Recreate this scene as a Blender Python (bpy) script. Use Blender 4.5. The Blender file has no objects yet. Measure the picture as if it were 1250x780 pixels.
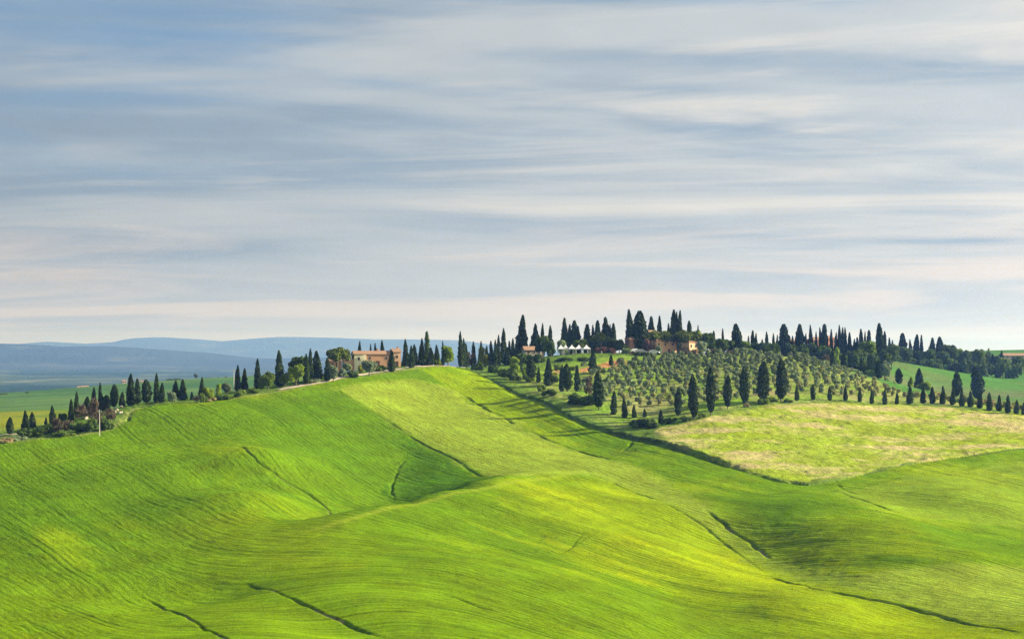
# Tuscan hills: wheat fields, cypress rows, olive grove and villas under a streaked evening sky
HAZE_D = .88e-4
HAZE_C = (.20, .41, 1.0, 1)
SUN_E = 5.0
EXPO = 1.45
# cloud and sky radiances (before the background strength of 0.1)
CLOUD_DARK = (1.16, 1.48, 1.80)
CLOUD_MID = (1.96, 2.10, 2.17)
CLOUD_LIT = (2.68, 2.58, 2.38)
CLOUD_WARM = (2.85, 2.50, 2.22)
SKY_BLUE = (.44, .90, 1.62)
HORIZON = (2.5, 2.45, 2.38)
SKY_MIX = .82
DENOISE = True
import bpy, math, random
import numpy as np

R = math.radians
SC = bpy.context.scene
COL = SC.collection
rng = np.random.default_rng(7)
random.seed(7)

# ------------------------------------------------------------------ camera
F = 2500.0           # focal length in pixels of a 1250 px wide picture
U0, V0 = 625.0, 430.0  # where the level line of sight meets the picture
cam_d = bpy.data.cameras.new("camera")
cam_d.sensor_width = 36.0
cam_d.lens = 36.0 * F / 1250.0
cam_d.shift_x = 0.0
cam_d.shift_y = (V0 - 390.0) / 1250.0
cam_d.clip_start = 1.0
cam_d.clip_end = 60000.0
cam = bpy.data.objects.new("camera", cam_d)
COL.objects.link(cam)
cam.location = (0, 0, 0)
cam.rotation_euler = (R(90), 0, 0)
SC.camera = cam

# sun: low, from the right and a little behind the hill
SUN_EL = R(21.0)
SUN_AZ = (0.995, 0.10)

# ------------------------------------------------------------------ noise helpers (numpy)
def _hash2(ix, iy, seed):
    n = (ix.astype(np.int64) * 374761393 + iy.astype(np.int64) * 668265263 + seed * 974711) & 0x7fffffff
    n = ((n ^ (n >> 13)) * 1274126177) & 0x7fffffff
    return ((n ^ (n >> 16)) & 0xffffff) / float(0xffffff)

def vnoise(x, y, seed=0):
    ix = np.floor(x); iy = np.floor(y)
    fx = x - ix; fy = y - iy
    fx = fx * fx * fx * (fx * (fx * 6 - 15) + 10); fy = fy * fy * fy * (fy * (fy * 6 - 15) + 10)
    a = _hash2(ix, iy, seed); b = _hash2(ix + 1, iy, seed)
    c = _hash2(ix, iy + 1, seed); d = _hash2(ix + 1, iy + 1, seed)
    return (a + (b - a) * fx) * (1 - fy) + (c + (d - c) * fx) * fy

def fbm(x, y, seed=0, octv=4):
    s = 0.0; amp = 0.5; t = 0.0
    for k in range(octv):
        s = s + amp * vnoise(x, y, seed + k * 17); t += amp
        x = x * 2.03 + 11.3; y = y * 2.03 - 7.1; amp *= 0.5
    return s / t * 2 - 1

def sstep(a, b, x):
    t = np.clip((x - a) / (b - a), 0, 1)
    return t * t * (3 - 2 * t)

# ------------------------------------------------------------------ terrain: heights of known places
# (u, v, distance): each is a surveyed point, turned into x, y, z once
CP = []
def cp(u, *vy):
    for v, Y in vy:
        CP.append(((u - U0) / F * Y, Y, (V0 - v) / F * Y))
def cz(u, *yz):
    for Y, z in yz:
        CP.append(((u - U0) / F * Y, Y, z))

cp(-200, (780, 290), (725, 345), (660, 400), (610, 450), (570, 510), (562, 560))
cz(-200, (640, -36), (1000, -36), (1700, -44), (2400, -80))
cp(0, (780, 290), (714, 348), (660, 395), (610, 445), (565, 495), (540, 530), (532, 552))
cz(0, (620, -29), (720, -30), (800, -27))
cp(0, (503, 1000), (492, 1300), (481, 1700))
cz(0, (2100, -62), (2600, -85))
cp(90, (780, 288), (716, 345), (665, 390), (610, 440), (560, 497), (529, 540), (512, 568))
cz(90, (640, -27), (760, -29))
cp(90, (501, 1000), (488, 1300), (474, 1700)); cz(90, (2100, -62), (2600, -85))
cp(165, (780, 286), (718, 342), (670, 385), (615, 435), (560, 492), (520, 545), (499, 578), (493, 600))
cz(165, (670, -22), (800, -28))
cp(165, (487, 1300), (468, 1700)); cz(165, (2100, -60), (2600, -85))
cp(240, (780, 285), (722, 335), (690, 362), (640, 405), (590, 453), (530, 530), (489, 592))
cz(240, (670, -19), (800, -28))
cp(240, (480, 1300), (463, 1700)); cz(240, (2100, -60), (2600, -85))
cp(320, (780, 284), (742, 308), (706, 335), (660, 380), (600, 430), (550, 482), (510, 545), (478, 605))
cz(320, (690, -16), (820, -26))
cp(320, (470, 1300), (459, 1700)); cz(320, (2100, -60), (2600, -85))
cp(400, (780, 288), (745, 312), (700, 343), (660, 375), (646, 388), (618, 440), (580, 478), (540, 528), (500, 575), (461, 628))
cz(400, (415, -34.6), (710, -13), (820, -24), (1300, -24), (1700, -22), (2100, -60), (2600, -85))
cp(460, (780, 290), (740, 316), (690, 350), (650, 385), (628, 408), (615, 456), (580, 495), (540, 540), (500, 590), (455, 645))
cz(460, (430, -35.2), (690, -6.5), (760, -12), (900, -24), (1400, -30), (2200, -80))
cp(530, (780, 296), (740, 321), (690, 353), (650, 388), (611, 428), (600, 466), (570, 503), (530, 556), (490, 612), (447, 672))
cz(530, (446, -33.2), (720, -6), (800, -12), (1000, -30), (1700, -50))
cp(600, (780, 300), (740, 325), (700, 352), (650, 395), (594, 450), (587, 476), (560, 515), (520, 568), (485, 622), (463, 660))
cz(600, (700, -6.0), (740, -4.6), (800, -8), (1000, -26), (1700, -55))
cp(700, (780, 305), (740, 330), (700, 360), (650, 400), (600, 450), (573, 492), (550, 522), (512, 570), (480, 610), (455, 670), (441, 715), (432, 740))
cz(700, (790, -1.5), (860, -5), (1000, -20), (1700, -55))
cp(780, (780, 310), (740, 338), (700, 372), (650, 412), (600, 462), (568, 497), (533, 545), (512, 572), (480, 630), (450, 700), (432, 758))
cz(780, (800, -.8), (860, -3), (1000, -18), (1700, -55))
cp(860, (780, 318), (740, 347), (700, 378), (660, 407), (622, 432), (590, 466), (558, 502), (530, 535), (506, 567), (480, 620), (450, 690), (433, 760))
cz(860, (800, -1), (860, -3), (1000, -14), (1700, -55))
cp(950, (780, 314), (740, 341), (700, 372), (660, 402), (620, 436), (589, 468), (555, 505), (520, 550), (488, 592), (460, 655), (433, 738))
cz(950, (800, -3), (880, -3), (1000, -4), (1700, -55))
cp(1050, (780, 310), (740, 335), (700, 362), (660, 393), (620, 432), (577, 484), (545, 520), (515, 562), (490, 602), (458, 698))
cz(1050, (790, -12), (860, -9), (950, -3), (1100, -1), (1500, -9), (2000, -60))
cp(1150, (780, 306), (740, 331), (700, 360), (660, 392), (610, 440), (562, 502), (530, 545), (506, 585), (493, 612), (488, 650))
cz(1150, (760, -19), (1180, -4), (1300, -3), (1550, -13), (2100, -60))
cp(1150, (479, 900), (455, 1100))
cp(1250, (780, 302), (740, 330), (700, 360), (655, 400), (605, 450), (549, 518), (525, 558), (504, 600), (502, 640))
cz(1250, (760, -22), (1200, -8), (1300, -4), (1550, -5.5), (2100, -60))
cp(1250, (489, 880), (461, 1100))
cp(1450, (780, 300), (700, 360), (610, 450), (550, 530), (516, 600))
cz(1450, (760, -28), (1000, -22), (1300, -5), (1550, -3), (2100, -65))
cz(-500, (300, -42), (500, -28), (800, -32), (1500, -50), (2600, -85))
cz(1800, (300, -42), (500, -28), (800, -32), (1500, -40), (2600, -85))
for uu in (-200, 300, 800, 1300):
    cz(uu, (200, -46), (110, -50), (60, -50))
for uu in range(-600, 2000, 200):
    cz(uu, (3600, -85))
CP = np.array(CP)

def warp(x, y):
    return np.stack([x / y * 1.15, np.log(y)], -1)
_cw = warp(CP[:, 0], CP[:, 1])
def _tps_k(d2):
    return np.where(d2 > 1e-12, 0.5 * d2 * np.log(np.maximum(d2, 1e-12)), 0.0)
def _tps_fit(P, z, lam=2e-5):
    n = len(P)
    d2 = ((P[:, None] - P[None]) ** 2).sum(-1)
    K = _tps_k(d2) + lam * np.eye(n)
    A = np.zeros((n + 3, n + 3)); A[:n, :n] = K
    A[:n, n] = 1; A[:n, n + 1:] = P; A[n, :n] = 1; A[n + 1:, :n] = P.T
    return np.linalg.solve(A, np.concatenate([z, np.zeros(3)]))
_w = _tps_fit(_cw, CP[:, 2])

# the sheet is a fan of grid lines: slope a = x / y across, distance y along
AC = np.unique(np.concatenate([np.linspace(-0.62, -0.275, 36), np.linspace(-0.275, 0.275, 1150), np.linspace(0.275, 0.62, 36)]))
YC = np.unique(np.concatenate([np.geomspace(55, 270, 40), np.geomspace(270, 720, 880), np.geomspace(720, 1400, 190),
                               np.geomspace(1400, 4000, 70), np.geomspace(4000, 24000, 60)]))
A, YY = np.meshgrid(AC, YC)
XX = A * YY
# coarse solve, then bicubic-free refinement: the spline is smooth, so sample it on a coarse grid
ca = np.linspace(-0.64, 0.64, 161); cy = np.linspace(math.log(50), math.log(4200), 261)
CA, CY = np.meshgrid(ca, cy)
P = np.stack([CA.ravel() * 1.15, CY.ravel()], -1)
zc = np.zeros(len(P))
for s in range(0, len(P), 4000):
    q = P[s:s + 4000]
    d2 = ((q[:, None] - _cw[None]) ** 2).sum(-1)
    zc[s:s + 4000] = _tps_k(d2) @ _w[:-3] + _w[-3] + q @ _w[-2:]
ZC = zc.reshape(CA.shape)

def _cubic(t):
    return (-.5 * t ** 3 + t ** 2 - .5 * t, 1.5 * t ** 3 - 2.5 * t ** 2 + 1, -1.5 * t ** 3 + 2 * t ** 2 + .5 * t, .5 * t ** 3 - .5 * t ** 2)
def base_z(a, y):
    ly = np.log(np.minimum(y, 4100.0))
    fx = np.clip((a - ca[0]) / (ca[1] - ca[0]), 1, len(ca) - 3.001)
    fy = np.clip((ly - cy[0]) / (cy[1] - cy[0]), 1, len(cy) - 3.001)
    ix = fx.astype(int); iy = fy.astype(int)
    wx = _cubic(fx - ix); wy = _cubic(fy - iy)
    r = 0
    for j in range(4):
        for i in range(4):
            r = r + wy[j] * wx[i] * ZC[iy + j - 1, ix + i - 1]
    f = sstep(2600, 3800, y)
    return r * (1 - f) + (-85) * f

Z = base_z(A, YY)
def ray(u, v, y0=270, y1=1290, Zg=None):
    """the point of the ground seen in direction (u, v)"""
    a = (u - U0) / F
    ys = np.geomspace(y0, y1, 1200)
    z = (base_z(np.full_like(ys, a), ys) if Zg is None else ground_z(a * ys, ys))
    vv = V0 - F * z / ys
    hit = np.nonzero(vv <= v)[0]
    k = hit[0] if len(hit) else int(np.argmin(vv))
    return a * ys[k], ys[k]

def ground_z(x, y):
    a = x / y
    ix = np.clip(np.searchsorted(AC, a) - 1, 0, len(AC) - 2); iy = np.clip(np.searchsorted(YC, y) - 1, 0, len(YC) - 2)
    fx = (a - AC[ix]) / (AC[ix + 1] - AC[ix]); fy = (y - YC[iy]) / (YC[iy + 1] - YC[iy])
    return (Z[iy, ix] * (1 - fx) + Z[iy, ix + 1] * fx) * (1 - fy) + (Z[iy + 1, ix] * (1 - fx) + Z[iy + 1, ix + 1] * fx) * fy

def poly(pts, y0=270, y1=1290):
    return np.array([ray(u, v, y0, y1) for u, v in pts])

def smooth_line(p, n=3):
    for _ in range(n):
        q = [p[0]]
        for a, b in zip(p[:-1], p[1:]):
            q.append(.75 * a + .25 * b); q.append(.25 * a + .75 * b)
        q.append(p[-1]); p = np.array(q)
    return p

def seg_dist(line, margin, x=XX, y=YY):
    """distance, signed side and run along a polyline for the grid points near it"""
    lo = line.min(0) - margin; hi = line.max(0) + margin
    m = (x > lo[0]) & (x < hi[0]) & (y > lo[1]) & (y < hi[1])
    px = x[m]; py = y[m]
    best = np.full(px.shape, 1e9); side = np.zeros(px.shape); run = np.zeros(px.shape)
    L = 0.0
    for a, b in zip(line[:-1], line[1:]):
        d = b - a; l2 = (d ** 2).sum()
        if l2 < 1e-9: continue
        t = np.clip(((px - a[0]) * d[0] + (py - a[1]) * d[1]) / l2, 0, 1)
        qx = px - a[0] - t * d[0]; qy = py - a[1] - t * d[1]
        dd = np.hypot(qx, qy)
        k = dd < best
        best[k] = dd[k]; side[k] = np.sign(d[0] * qy - d[1] * qx)[k]; run[k] = (L + t * math.sqrt(l2))[k]
        L += math.sqrt(l2)
    return m, best, side, run, L

def in_poly(pg, x=XX, y=YY):
    c = np.zeros(x.shape, bool)
    n = len(pg)
    for i in range(n):
        x1, y1 = pg[i]; x2, y2 = pg[(i + 1) % n]
        if y1 == y2: continue
        k = ((y1 > y) != (y2 > y)) & (x < (x2 - x1) * (y - y1) / (y2 - y1) + x1)
        c ^= k
    return c

def region(pts, soft=3.0, y0=270, y1=1290, wob=4.0):
    """soft 0..1 mask of a field whose corners are given"""
    pp = np.array([ray(u, v, y0, y1, Zg=1) for u, v in pts]); pg = smooth_line(np.vstack([pp, pp[:1]]), 2)
    wx = XX + wob * fbm(XX / 14, YY / 14, 91, 3); wy = YY + wob * fbm(XX / 14, YY / 14, 57, 3)
    ins = in_poly(pg, wx, wy)
    m, d, s, r, L = seg_dist(pg, soft * 2 + 8, XX, YY)
    out = ins.astype(float)
    dd = out[m]
    sd = np.where(ins[m], d, -d)
    out[m] = sstep(-soft, soft, sd)
    return out
# ------------------------------------------------------------------ spurs, hollows and banks
def relief(pts, w, h, y0=270, y1=1290, taper=True):
    global Z
    ln = smooth_line(poly(pts, y0, y1), 3)
    m, d, s, r, L = seg_dist(ln, w * 3)
    g = np.exp(-(d / w) ** 2)
    if taper:
        g = g * sstep(0, .22 * L, r) * sstep(0, .22 * L, L - r) if L > 0 else g
    Z[m] += h * g

# broad swells
relief([(340, 668), (440, 632), (520, 614), (640, 588), (770, 566), (860, 560)], 17, 1.2)
relief([(345, 660), (440, 634), (520, 615), (640, 588), (700, 576)], 8, .9)
relief([(400, 470), (470, 505), (560, 545), (660, 582)], 16, 1.6)
relief([(300, 560), (350, 592), (430, 636)], 14, -.8)
relief([(300, 706), (350, 735), (430, 765), (520, 800)], 11, -2.2, taper=False)
relief([(120, 705), (190, 736), (270, 780)], 11, -1.4)
relief([(840, 612), (900, 655), (960, 708), (1080, 737), (1260, 774)], 10, -2.2)
relief([(940, 600), (1040, 628), (1150, 680), (1260, 720)], 20, 2.4)
relief([(640, 640), (780, 665), (930, 715), (1100, 765)], 15, 1.9)
relief([(470, 690), (620, 700), (760, 745), (860, 785)], 12, 1.0)
relief([(150, 545), (210, 590), (260, 640), (300, 680)], 22, .4)
relief([(30, 590), (60, 640), (90, 700)], 14, 1.0)
relief([(480, 628), (484, 600), (492, 570), (515, 540)], 8, -0.5)
relief([(215, 520), (250, 570), (290, 620)], 10, -0.8)
relief([(1040, 600), (1150, 640), (1260, 690)], 10, -1.2)
relief([(1100, 580), (1190, 610), (1260, 640)], 12, 1.3)
relief([(560, 460), (620, 495), (700, 535), (800, 580)], 10, -1.1)
relief([(0, 720), (120, 715), (215, 716), (300, 712)], 9, -0.7)
und = sstep(250, 300, YY) * sstep(2600, 1600, YY)
Z += und * (0.40 * fbm(XX / 75, YY / 75, 3, 3) + 0.15 * fbm(XX / 17 + YY / 60, YY / 24, 9, 3))
far = sstep(900, 2500, YY)
Z += far * 9 * fbm(XX / 900, YY / 900, 33, 4) * sstep(2300, 3300, YY)

# direction of sowing: a smooth field whose level lines are the rows
cx = sstep(-62, 0, XX)
soft = np.log1p(np.exp(np.clip((455 - YY) / 18, -40, 40))) * 18
ROW = 0.92 * XX + 0.38 * YY - 0.43 * soft * cx - 0.10 * soft * (1 - cx)
ROW = ROW + 1.6 * fbm(XX / 90, YY / 130, 41, 2)
RUN = -0.38 * XX + 0.92 * YY

# the field edge with its bank
BANK = smooth_line(poly([(556, 448), (600, 463), (640, 483), (700, 512), (760, 531), (830, 549), (900, 572), (955, 588), (988, 592)]), 3)
BANK2 = smooth_line(poly([(988, 592), (1020, 588), (1080, 573), (1160, 560), (1250, 548), (1400, 535)]), 3)
CREST = smooth_line(poly([(-60, 545), (0, 541), (60, 534), (125, 528), (150, 515), (160, 500), (190, 494.5), (240, 491.5), (320, 482), (400, 464), (470, 455), (556, 448)], 400, 760), 3)
pk = np.vstack([CREST, BANK, BANK2, [[600, 560], [600, 300], [0, 52], [-600, 300], [-600, 560]]])
CROP = in_poly(pk)                      # everything sown with young wheat
m, d, s, r, L = seg_dist(BANK, 30)
out = np.where(CROP[m], -d, d)
fade = (sstep(0, 60, r) * .7 + .3) * sstep(0, 45, L - r)
Z[m] += fade * ((.10 + .65 * sstep(100, 160, r)) * sstep(-.6, 1.2, out) * np.exp(-np.maximum(out, 0) / 16) - 0.5 * np.exp(-((out + .6) / 1.0) ** 2))
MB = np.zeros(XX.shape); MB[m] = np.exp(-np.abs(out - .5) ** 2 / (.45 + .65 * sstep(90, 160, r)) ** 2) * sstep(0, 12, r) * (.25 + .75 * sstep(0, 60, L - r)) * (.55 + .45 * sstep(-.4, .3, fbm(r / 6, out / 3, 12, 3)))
m, d, s, r, L = seg_dist(BANK2, 20)
out = np.where(CROP[m], -d, d)
Z[m] += 0.5 * sstep(-.4, .8, out) * np.exp(-np.maximum(out, 0) / 8)
MB2 = np.zeros(XX.shape); MB2[m] = np.exp(-np.abs(out) ** 2 / 1.1 ** 2) * (0.35 + .65 * (fbm(r / 9, r * 0, 5, 2) > -.1))

# gullies cut by rain, ruts and edges between sowings
DITCH = np.zeros(XX.shape); SOIL = np.zeros(XX.shape); RUT = np.zeros(XX.shape)
def ditch(pts, w, h, dark=1.0, soil=0.0, side=0.0, gate=.35):
    global Z
    ln = smooth_line(np.array([ray(u, v, 270, 760, Zg=1) for u, v in pts]), 2)
    ln = ln + np.stack([fbm(ln[:, 0] / 5, ln[:, 1] / 5, 3, 3), fbm(ln[:, 0] / 5, ln[:, 1] / 5, 8, 3)], -1) * .8
    m, d, s, r, L = seg_dist(ln, w * 4 + 3)
    ww = w * (0.65 + .6 * (fbm(r / 4, r * 0 + w, 21, 3) + .5))
    e = sstep(0, 9, r) * sstep(0, 9, L - r) * (gate + (1 - gate) * sstep(-.35, .25, fbm(r / 7, r * 0 + L, 31, 3)))
    g = np.exp(-(d / np.maximum(ww, .25)) ** 2) * e
    Z[m] -= h * g
    DITCH[m] = np.maximum(DITCH[m], dark * np.exp(-(d / np.maximum(ww * 1.15, .3)) ** 2) * e)
    SOIL[m] = np.maximum(SOIL[m], soil * np.exp(-(d / np.maximum(ww * .8, .25)) ** 2) * e * sstep(-.2, .35, fbm(r / 5, d, 77, 2)))
    if side: Z[m] += side * (s * sstep(0, 1.5, d)) * np.exp(-d / 5) * e
ditch([(288, 545), (310, 563), (345, 584), (375, 601), (398, 616), (413, 627)], .34, .4, .65, .4, gate=.6)
ditch([(166, 723), (190, 735), (215, 746), (235, 757), (260, 772), (285, 788)], .32, .4, .65, 1.0, gate=.5)
ditch([(288, 708), (300, 709), (330, 721), (380, 741), (420, 761), (490, 785)], .36, .42, .65, 1.5, gate=.3)
ditch([(858, 620), (872, 632), (890, 645), (915, 660), (933, 674), (942, 684)], .36, .45, .75, 1.4, gate=.5)
ditch([(934, 702), (960, 711), (1010, 722), (1080, 735), (1150, 752), (1260, 775)], .36, .45, .8, .5)
ditch([(481, 614), (477, 600), (484, 577), (496, 560)], .4, .35, .5)
ditch([(528, 721), (570, 735), (622, 751)], .35, .4, .7, .2, gate=.8)
ditch([(405, 474), (450, 500), (500, 532), (560, 560), (622, 587)], .4, .3, .4)
ditch([(695, 573), (760, 592), (830, 625), (880, 655), (940, 702)], .35, .25, .4)
ditch([(556, 474), (574, 487), (600, 503), (634, 521)], .6, .5, .6)
ditch([(634, 521), (690, 545), (752, 562)], .6, .4, .4)
ditch([(1005, 597), (1060, 612), (1120, 637), (1240, 655)], .5, .35, .4)
ditch([(760, 538), (775, 540), (752, 556)], .5, .4, .4)
ditch([(1020, 588), (1032, 600), (1060, 606)], .4, .3, .4)
ditch([(160, 500), (158, 508), (155, 517)], .8, .6, .9)

# wheel tracks: pairs of ruts that keep to the sowing direction
def tracks(spacing, gauge, w, msk, seed, thr=-.15):
    ph = (ROW + 0.7 * fbm(XX / 40, YY / 70, seed, 2)) / spacing
    k = np.floor(ph); f = (ph - k) * spacing - spacing / 2
    dd = np.minimum(np.abs(f - gauge / 2), np.abs(f + gauge / 2))
    on = sstep(thr, thr + .3, fbm(k * 7.3 + seed, RUN / 45, seed + 4, 2))
    return np.exp(-(dd / w) ** 2) * on * msk
CM = CROP & (YY < 760)
RUT = np.maximum(RUT, tracks(13.0, 1.7, .24, CM, 5))
RUT = np.maximum(RUT, .6 * tracks(4.7, 0.0, .22, CM, 15, -.1))
RUT = np.maximum(RUT, .42 * tracks(2.1, 0.0, .22, CM, 25, -.1))
Z -= .10 * RUT * (YY < 760)

# grain of the crop itself
grain = fbm(ROW / .75, RUN / 3.8, 61, 3)
clump = fbm(XX / 2.3, YY / 2.6, 71, 3)
Z += CM * (0.075 * grain + 0.085 * clump)
rough = (~CROP) & (YY < 800)
Z += MB * .5 * fbm(XX / 1.3, YY / 1.6, 85, 2)
Z += rough * (0.28 * fbm(XX / 2.2, YY / 2.2, 81, 3) + .25 * fbm(XX / 6.5, YY / 6.5, 83, 2))

def gz(x, y):
    return float(ground_z(np.array([x]), np.array([y]))[0])

# ------------------------------------------------------------------ what grows where (crop and soil colours, some slope light and shade painted in)
def lerp(c, col, m):
    return c + (np.array(col) - c) * m[..., None]
TINT = np.zeros(XX.shape + (3,)) + np.array((.10, .17, .025))
GREEN = np.array((.112, .208, .0005))
TINT[CM] = GREEN
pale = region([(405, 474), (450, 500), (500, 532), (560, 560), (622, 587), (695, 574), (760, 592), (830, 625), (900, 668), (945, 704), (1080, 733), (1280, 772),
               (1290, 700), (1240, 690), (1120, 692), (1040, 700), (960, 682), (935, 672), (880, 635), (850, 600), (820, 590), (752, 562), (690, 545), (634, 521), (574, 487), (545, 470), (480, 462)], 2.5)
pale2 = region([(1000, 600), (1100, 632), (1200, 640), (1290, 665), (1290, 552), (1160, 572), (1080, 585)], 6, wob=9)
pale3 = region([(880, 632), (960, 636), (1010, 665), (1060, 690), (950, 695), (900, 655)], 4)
deep = region([(410, 478), (450, 502), (500, 534), (560, 562), (618, 587), (560, 600), (484, 613), (477, 600), (484, 577), (500, 553), (480, 520)], 3)  # deeper green crop, darkened further to paint the hollow's shade
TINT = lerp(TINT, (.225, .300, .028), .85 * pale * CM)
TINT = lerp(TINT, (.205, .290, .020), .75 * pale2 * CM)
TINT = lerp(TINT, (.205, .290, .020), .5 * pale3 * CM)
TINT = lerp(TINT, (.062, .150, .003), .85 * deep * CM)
deep2 = region([(300, 500), (405, 474), (480, 530), (490, 600), (440, 592), (370, 565), (310, 530)], 10, wob=9)  # spreads the hollow's painted shade onto the slope left of it
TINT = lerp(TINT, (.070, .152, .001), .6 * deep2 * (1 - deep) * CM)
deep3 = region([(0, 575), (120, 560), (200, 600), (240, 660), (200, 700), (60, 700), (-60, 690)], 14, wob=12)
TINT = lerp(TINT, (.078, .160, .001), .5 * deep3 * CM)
deep4 = region([(870, 600), (980, 610), (1080, 650), (1130, 690), (1020, 690), (950, 660), (890, 630)], 8, wob=6)  # paints the shaded left face of the hump as darker green
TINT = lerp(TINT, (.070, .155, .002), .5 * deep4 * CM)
# patches where the wheat is thinner and yellower, plus a sunlit band painted yellow
n1 = fbm(XX / 38 + 3, YY / 55, 101, 4); n2 = .65 * fbm(ROW / 9, RUN / 60, 103, 3) + .6 * fbm(ROW / 2.6, RUN / 40, 105, 3)
yel = sstep(.0, .6, n1 + .5 * n2)
yellow = region([(620, 590), (760, 575), (900, 640), (1000, 700), (1290, 770), (1290, 800), (1000, 790), (800, 700), (640, 640)], 12, wob=12)
yellow2 = region([(300, 600), (420, 640), (420, 700), (300, 690), (200, 650)], 14, wob=12)
TINT = lerp(TINT, (.285, .350, .0010), np.clip(.38 * yel + .45 * yellow + .30 * yellow2 + .12 * sstep(400, 320, YY), 0, .9) * CM * (1 - .8 * pale))
TINT = TINT * (1 + CM * (.17 * n2 + .10 * fbm(XX / 7, YY / 9, 107, 3)))[..., None]
TINT = lerp(TINT, (.025, .065, .006), .62 * RUT)
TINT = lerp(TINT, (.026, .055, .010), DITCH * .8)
TINT = lerp(TINT, (.30, .22, .13), SOIL * .75)
# the unsown strip at the crest of the field
m, d, s, r, L = seg_dist(CREST, 25)
edge = np.zeros(XX.shape); edge[m] = np.exp(-((d - .2) / 1.3) ** 2)
TINT = lerp(TINT, (.20, .24, .06), .7 * edge)
for pts, wd, am in (([(350, 657), (440, 632), (520, 613), (640, 587), (720, 572)], 1.1, .55), ([(0, 574), (60, 566), (130, 552), (185, 548)], 1.0, .35)):
    ln = smooth_line(np.array([ray(u, v, 270, 760, Zg=1) for u, v in pts]), 3)
    m, d, s, r, L = seg_dist(ln, 12)
    g = np.zeros(XX.shape); g[m] = np.exp(-(d / wd) ** 2) * sstep(0, 12, r) * sstep(0, 12, L - r)
    TINT = lerp(TINT, (.26, .33, .03), am * g)
# rough bank between wheat and hill
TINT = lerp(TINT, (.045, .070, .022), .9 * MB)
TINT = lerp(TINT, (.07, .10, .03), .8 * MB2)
# dry meadow
mead = region([(812, 522), (850, 513), (960, 492), (1110, 494), (1290, 508), (1420, 515), (1420, 538), (1250, 550), (1160, 561), (1080, 574), (985, 592), (955, 588), (900, 571), (830, 547), (800, 532)], 2.0)
mead = mead * (~CROP)
TINT = lerp(TINT, (.23, .30, .025), mead)
q = fbm(XX / 20, YY / 9, 111, 4); q2 = fbm(XX / 3.5, YY / 2.6, 113, 3)
TINT = lerp(TINT, (.46, .36, .19), mead * np.clip(sstep(-.3, .6, q + .5 * q2) * .75, 0, 1))
TINT = lerp(TINT, (.24, .32, .012), mead * sstep(.15, .6, fbm(XX / 16, YY / 7, 117, 4) + .35 * q2) * .8)
# olive grove floor
grove = region([(615, 462), (700, 502), (762, 524), (812, 520), (850, 510), (960, 489), (1110, 492), (1290, 505), (1290, 503), (1128, 488), (1050, 456), (985, 438), (880, 432), (780, 434), (700, 440)], 3, 400, 800)
grove = grove * (~CROP)
TINT = lerp(TINT, (.16, .25, .028), grove)
TINT = lerp(TINT, (.30, .26, .12), grove * np.clip(sstep(-.3, .5, fbm(XX / 13, YY / 13, 121, 4)) * (sstep(700, 610, YY) * .5 + .1) + .25 * sstep(45, 80, XX), 0, .9))
TINT = lerp(TINT, (.15, .28, .020), grove * sstep(.05, .5, fbm(XX / 9, YY / 9, 123, 3)) * .7)
# bare red earth under the terrace
red = region([(702, 452), (735, 443), (765, 438), (768, 446), (735, 449), (712, 456)], 2, 400, 800, 2)
TINT = lerp(TINT, (.40, .17, .085), red * .85)
red2 = region([(672, 452), (684, 450), (688, 456), (674, 457)], 2, 400, 800, 2)
TINT = lerp(TINT, (.42, .26, .12), red2 * .8)
# far fields to the left: strips
ly = (YY > 640) & (YY < 2600) & (XX < -20)
TINT = lerp(TINT, (.11, .17, .02), .0 * ly)
yb = sstep(740, 790, YY) * sstep(1060, 1010, YY + 90 * fbm(XX / 300, YY / 300, 7, 2)) * ly
TINT = lerp(TINT, (.19, .215, .016), yb * sstep(-135, -150, XX + 12 * fbm(XX / 20, YY / 60, 44, 3)) * (1 + .0 * XX))
TINT = lerp(TINT, (.10, .16, .02), yb * sstep(.0, .4, fbm(XX / 16, YY / 90, 46, 4)) * .8)
fgr = sstep(1040, 1100, YY) * ly
TINT = lerp(TINT, (.085, .165, .045), fgr)
TINT = lerp(TINT, (.045, .115, .040), fgr * sstep(-.1, .3, fbm(XX / 260, YY / 60, 17, 4)) * .8)
TINT = lerp(TINT, (.12, .19, .05), fgr * sstep(.05, .35, fbm(XX / 70, YY / 45, 18, 4)) * .6)
TINT = lerp(TINT, (.20, .20, .085), fgr * sstep(.2, .6, fbm(XX / 160, YY / 400, 19, 3)) * .5)
# fields to the right
ry = (YY > 640) & (YY < 1700) & (XX > 60) & (~CROP) & (grove + mead < .5)
TINT = lerp(TINT, (.065, .165, .030), 1.0 * ry)
TINT = lerp(TINT, (.12, .14, .05), ry * sstep(.1, .5, fbm(XX / 60, YY / 45, 27, 3)) * .6)
TINT = lerp(TINT, (.18, .12, .09), ry * np.exp(-((YY - 900 - .35 * (XX - 180)) / 22) ** 2) * .4)
# plain
pl = sstep(2300, 2900, YY)
TINT = lerp(TINT, (.055, .085, .04), pl)
TINT = lerp(TINT, (.15, .17, .10), pl * .7 * sstep(.66, .85, vnoise(XX / 120, YY / 260, 5)))
TINT = lerp(TINT, (.02, .045, .022), pl * sstep(.0, .25, fbm(XX / 420, YY / 600, 15, 4)))
TINT = np.clip(TINT, .004, .8)

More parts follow.
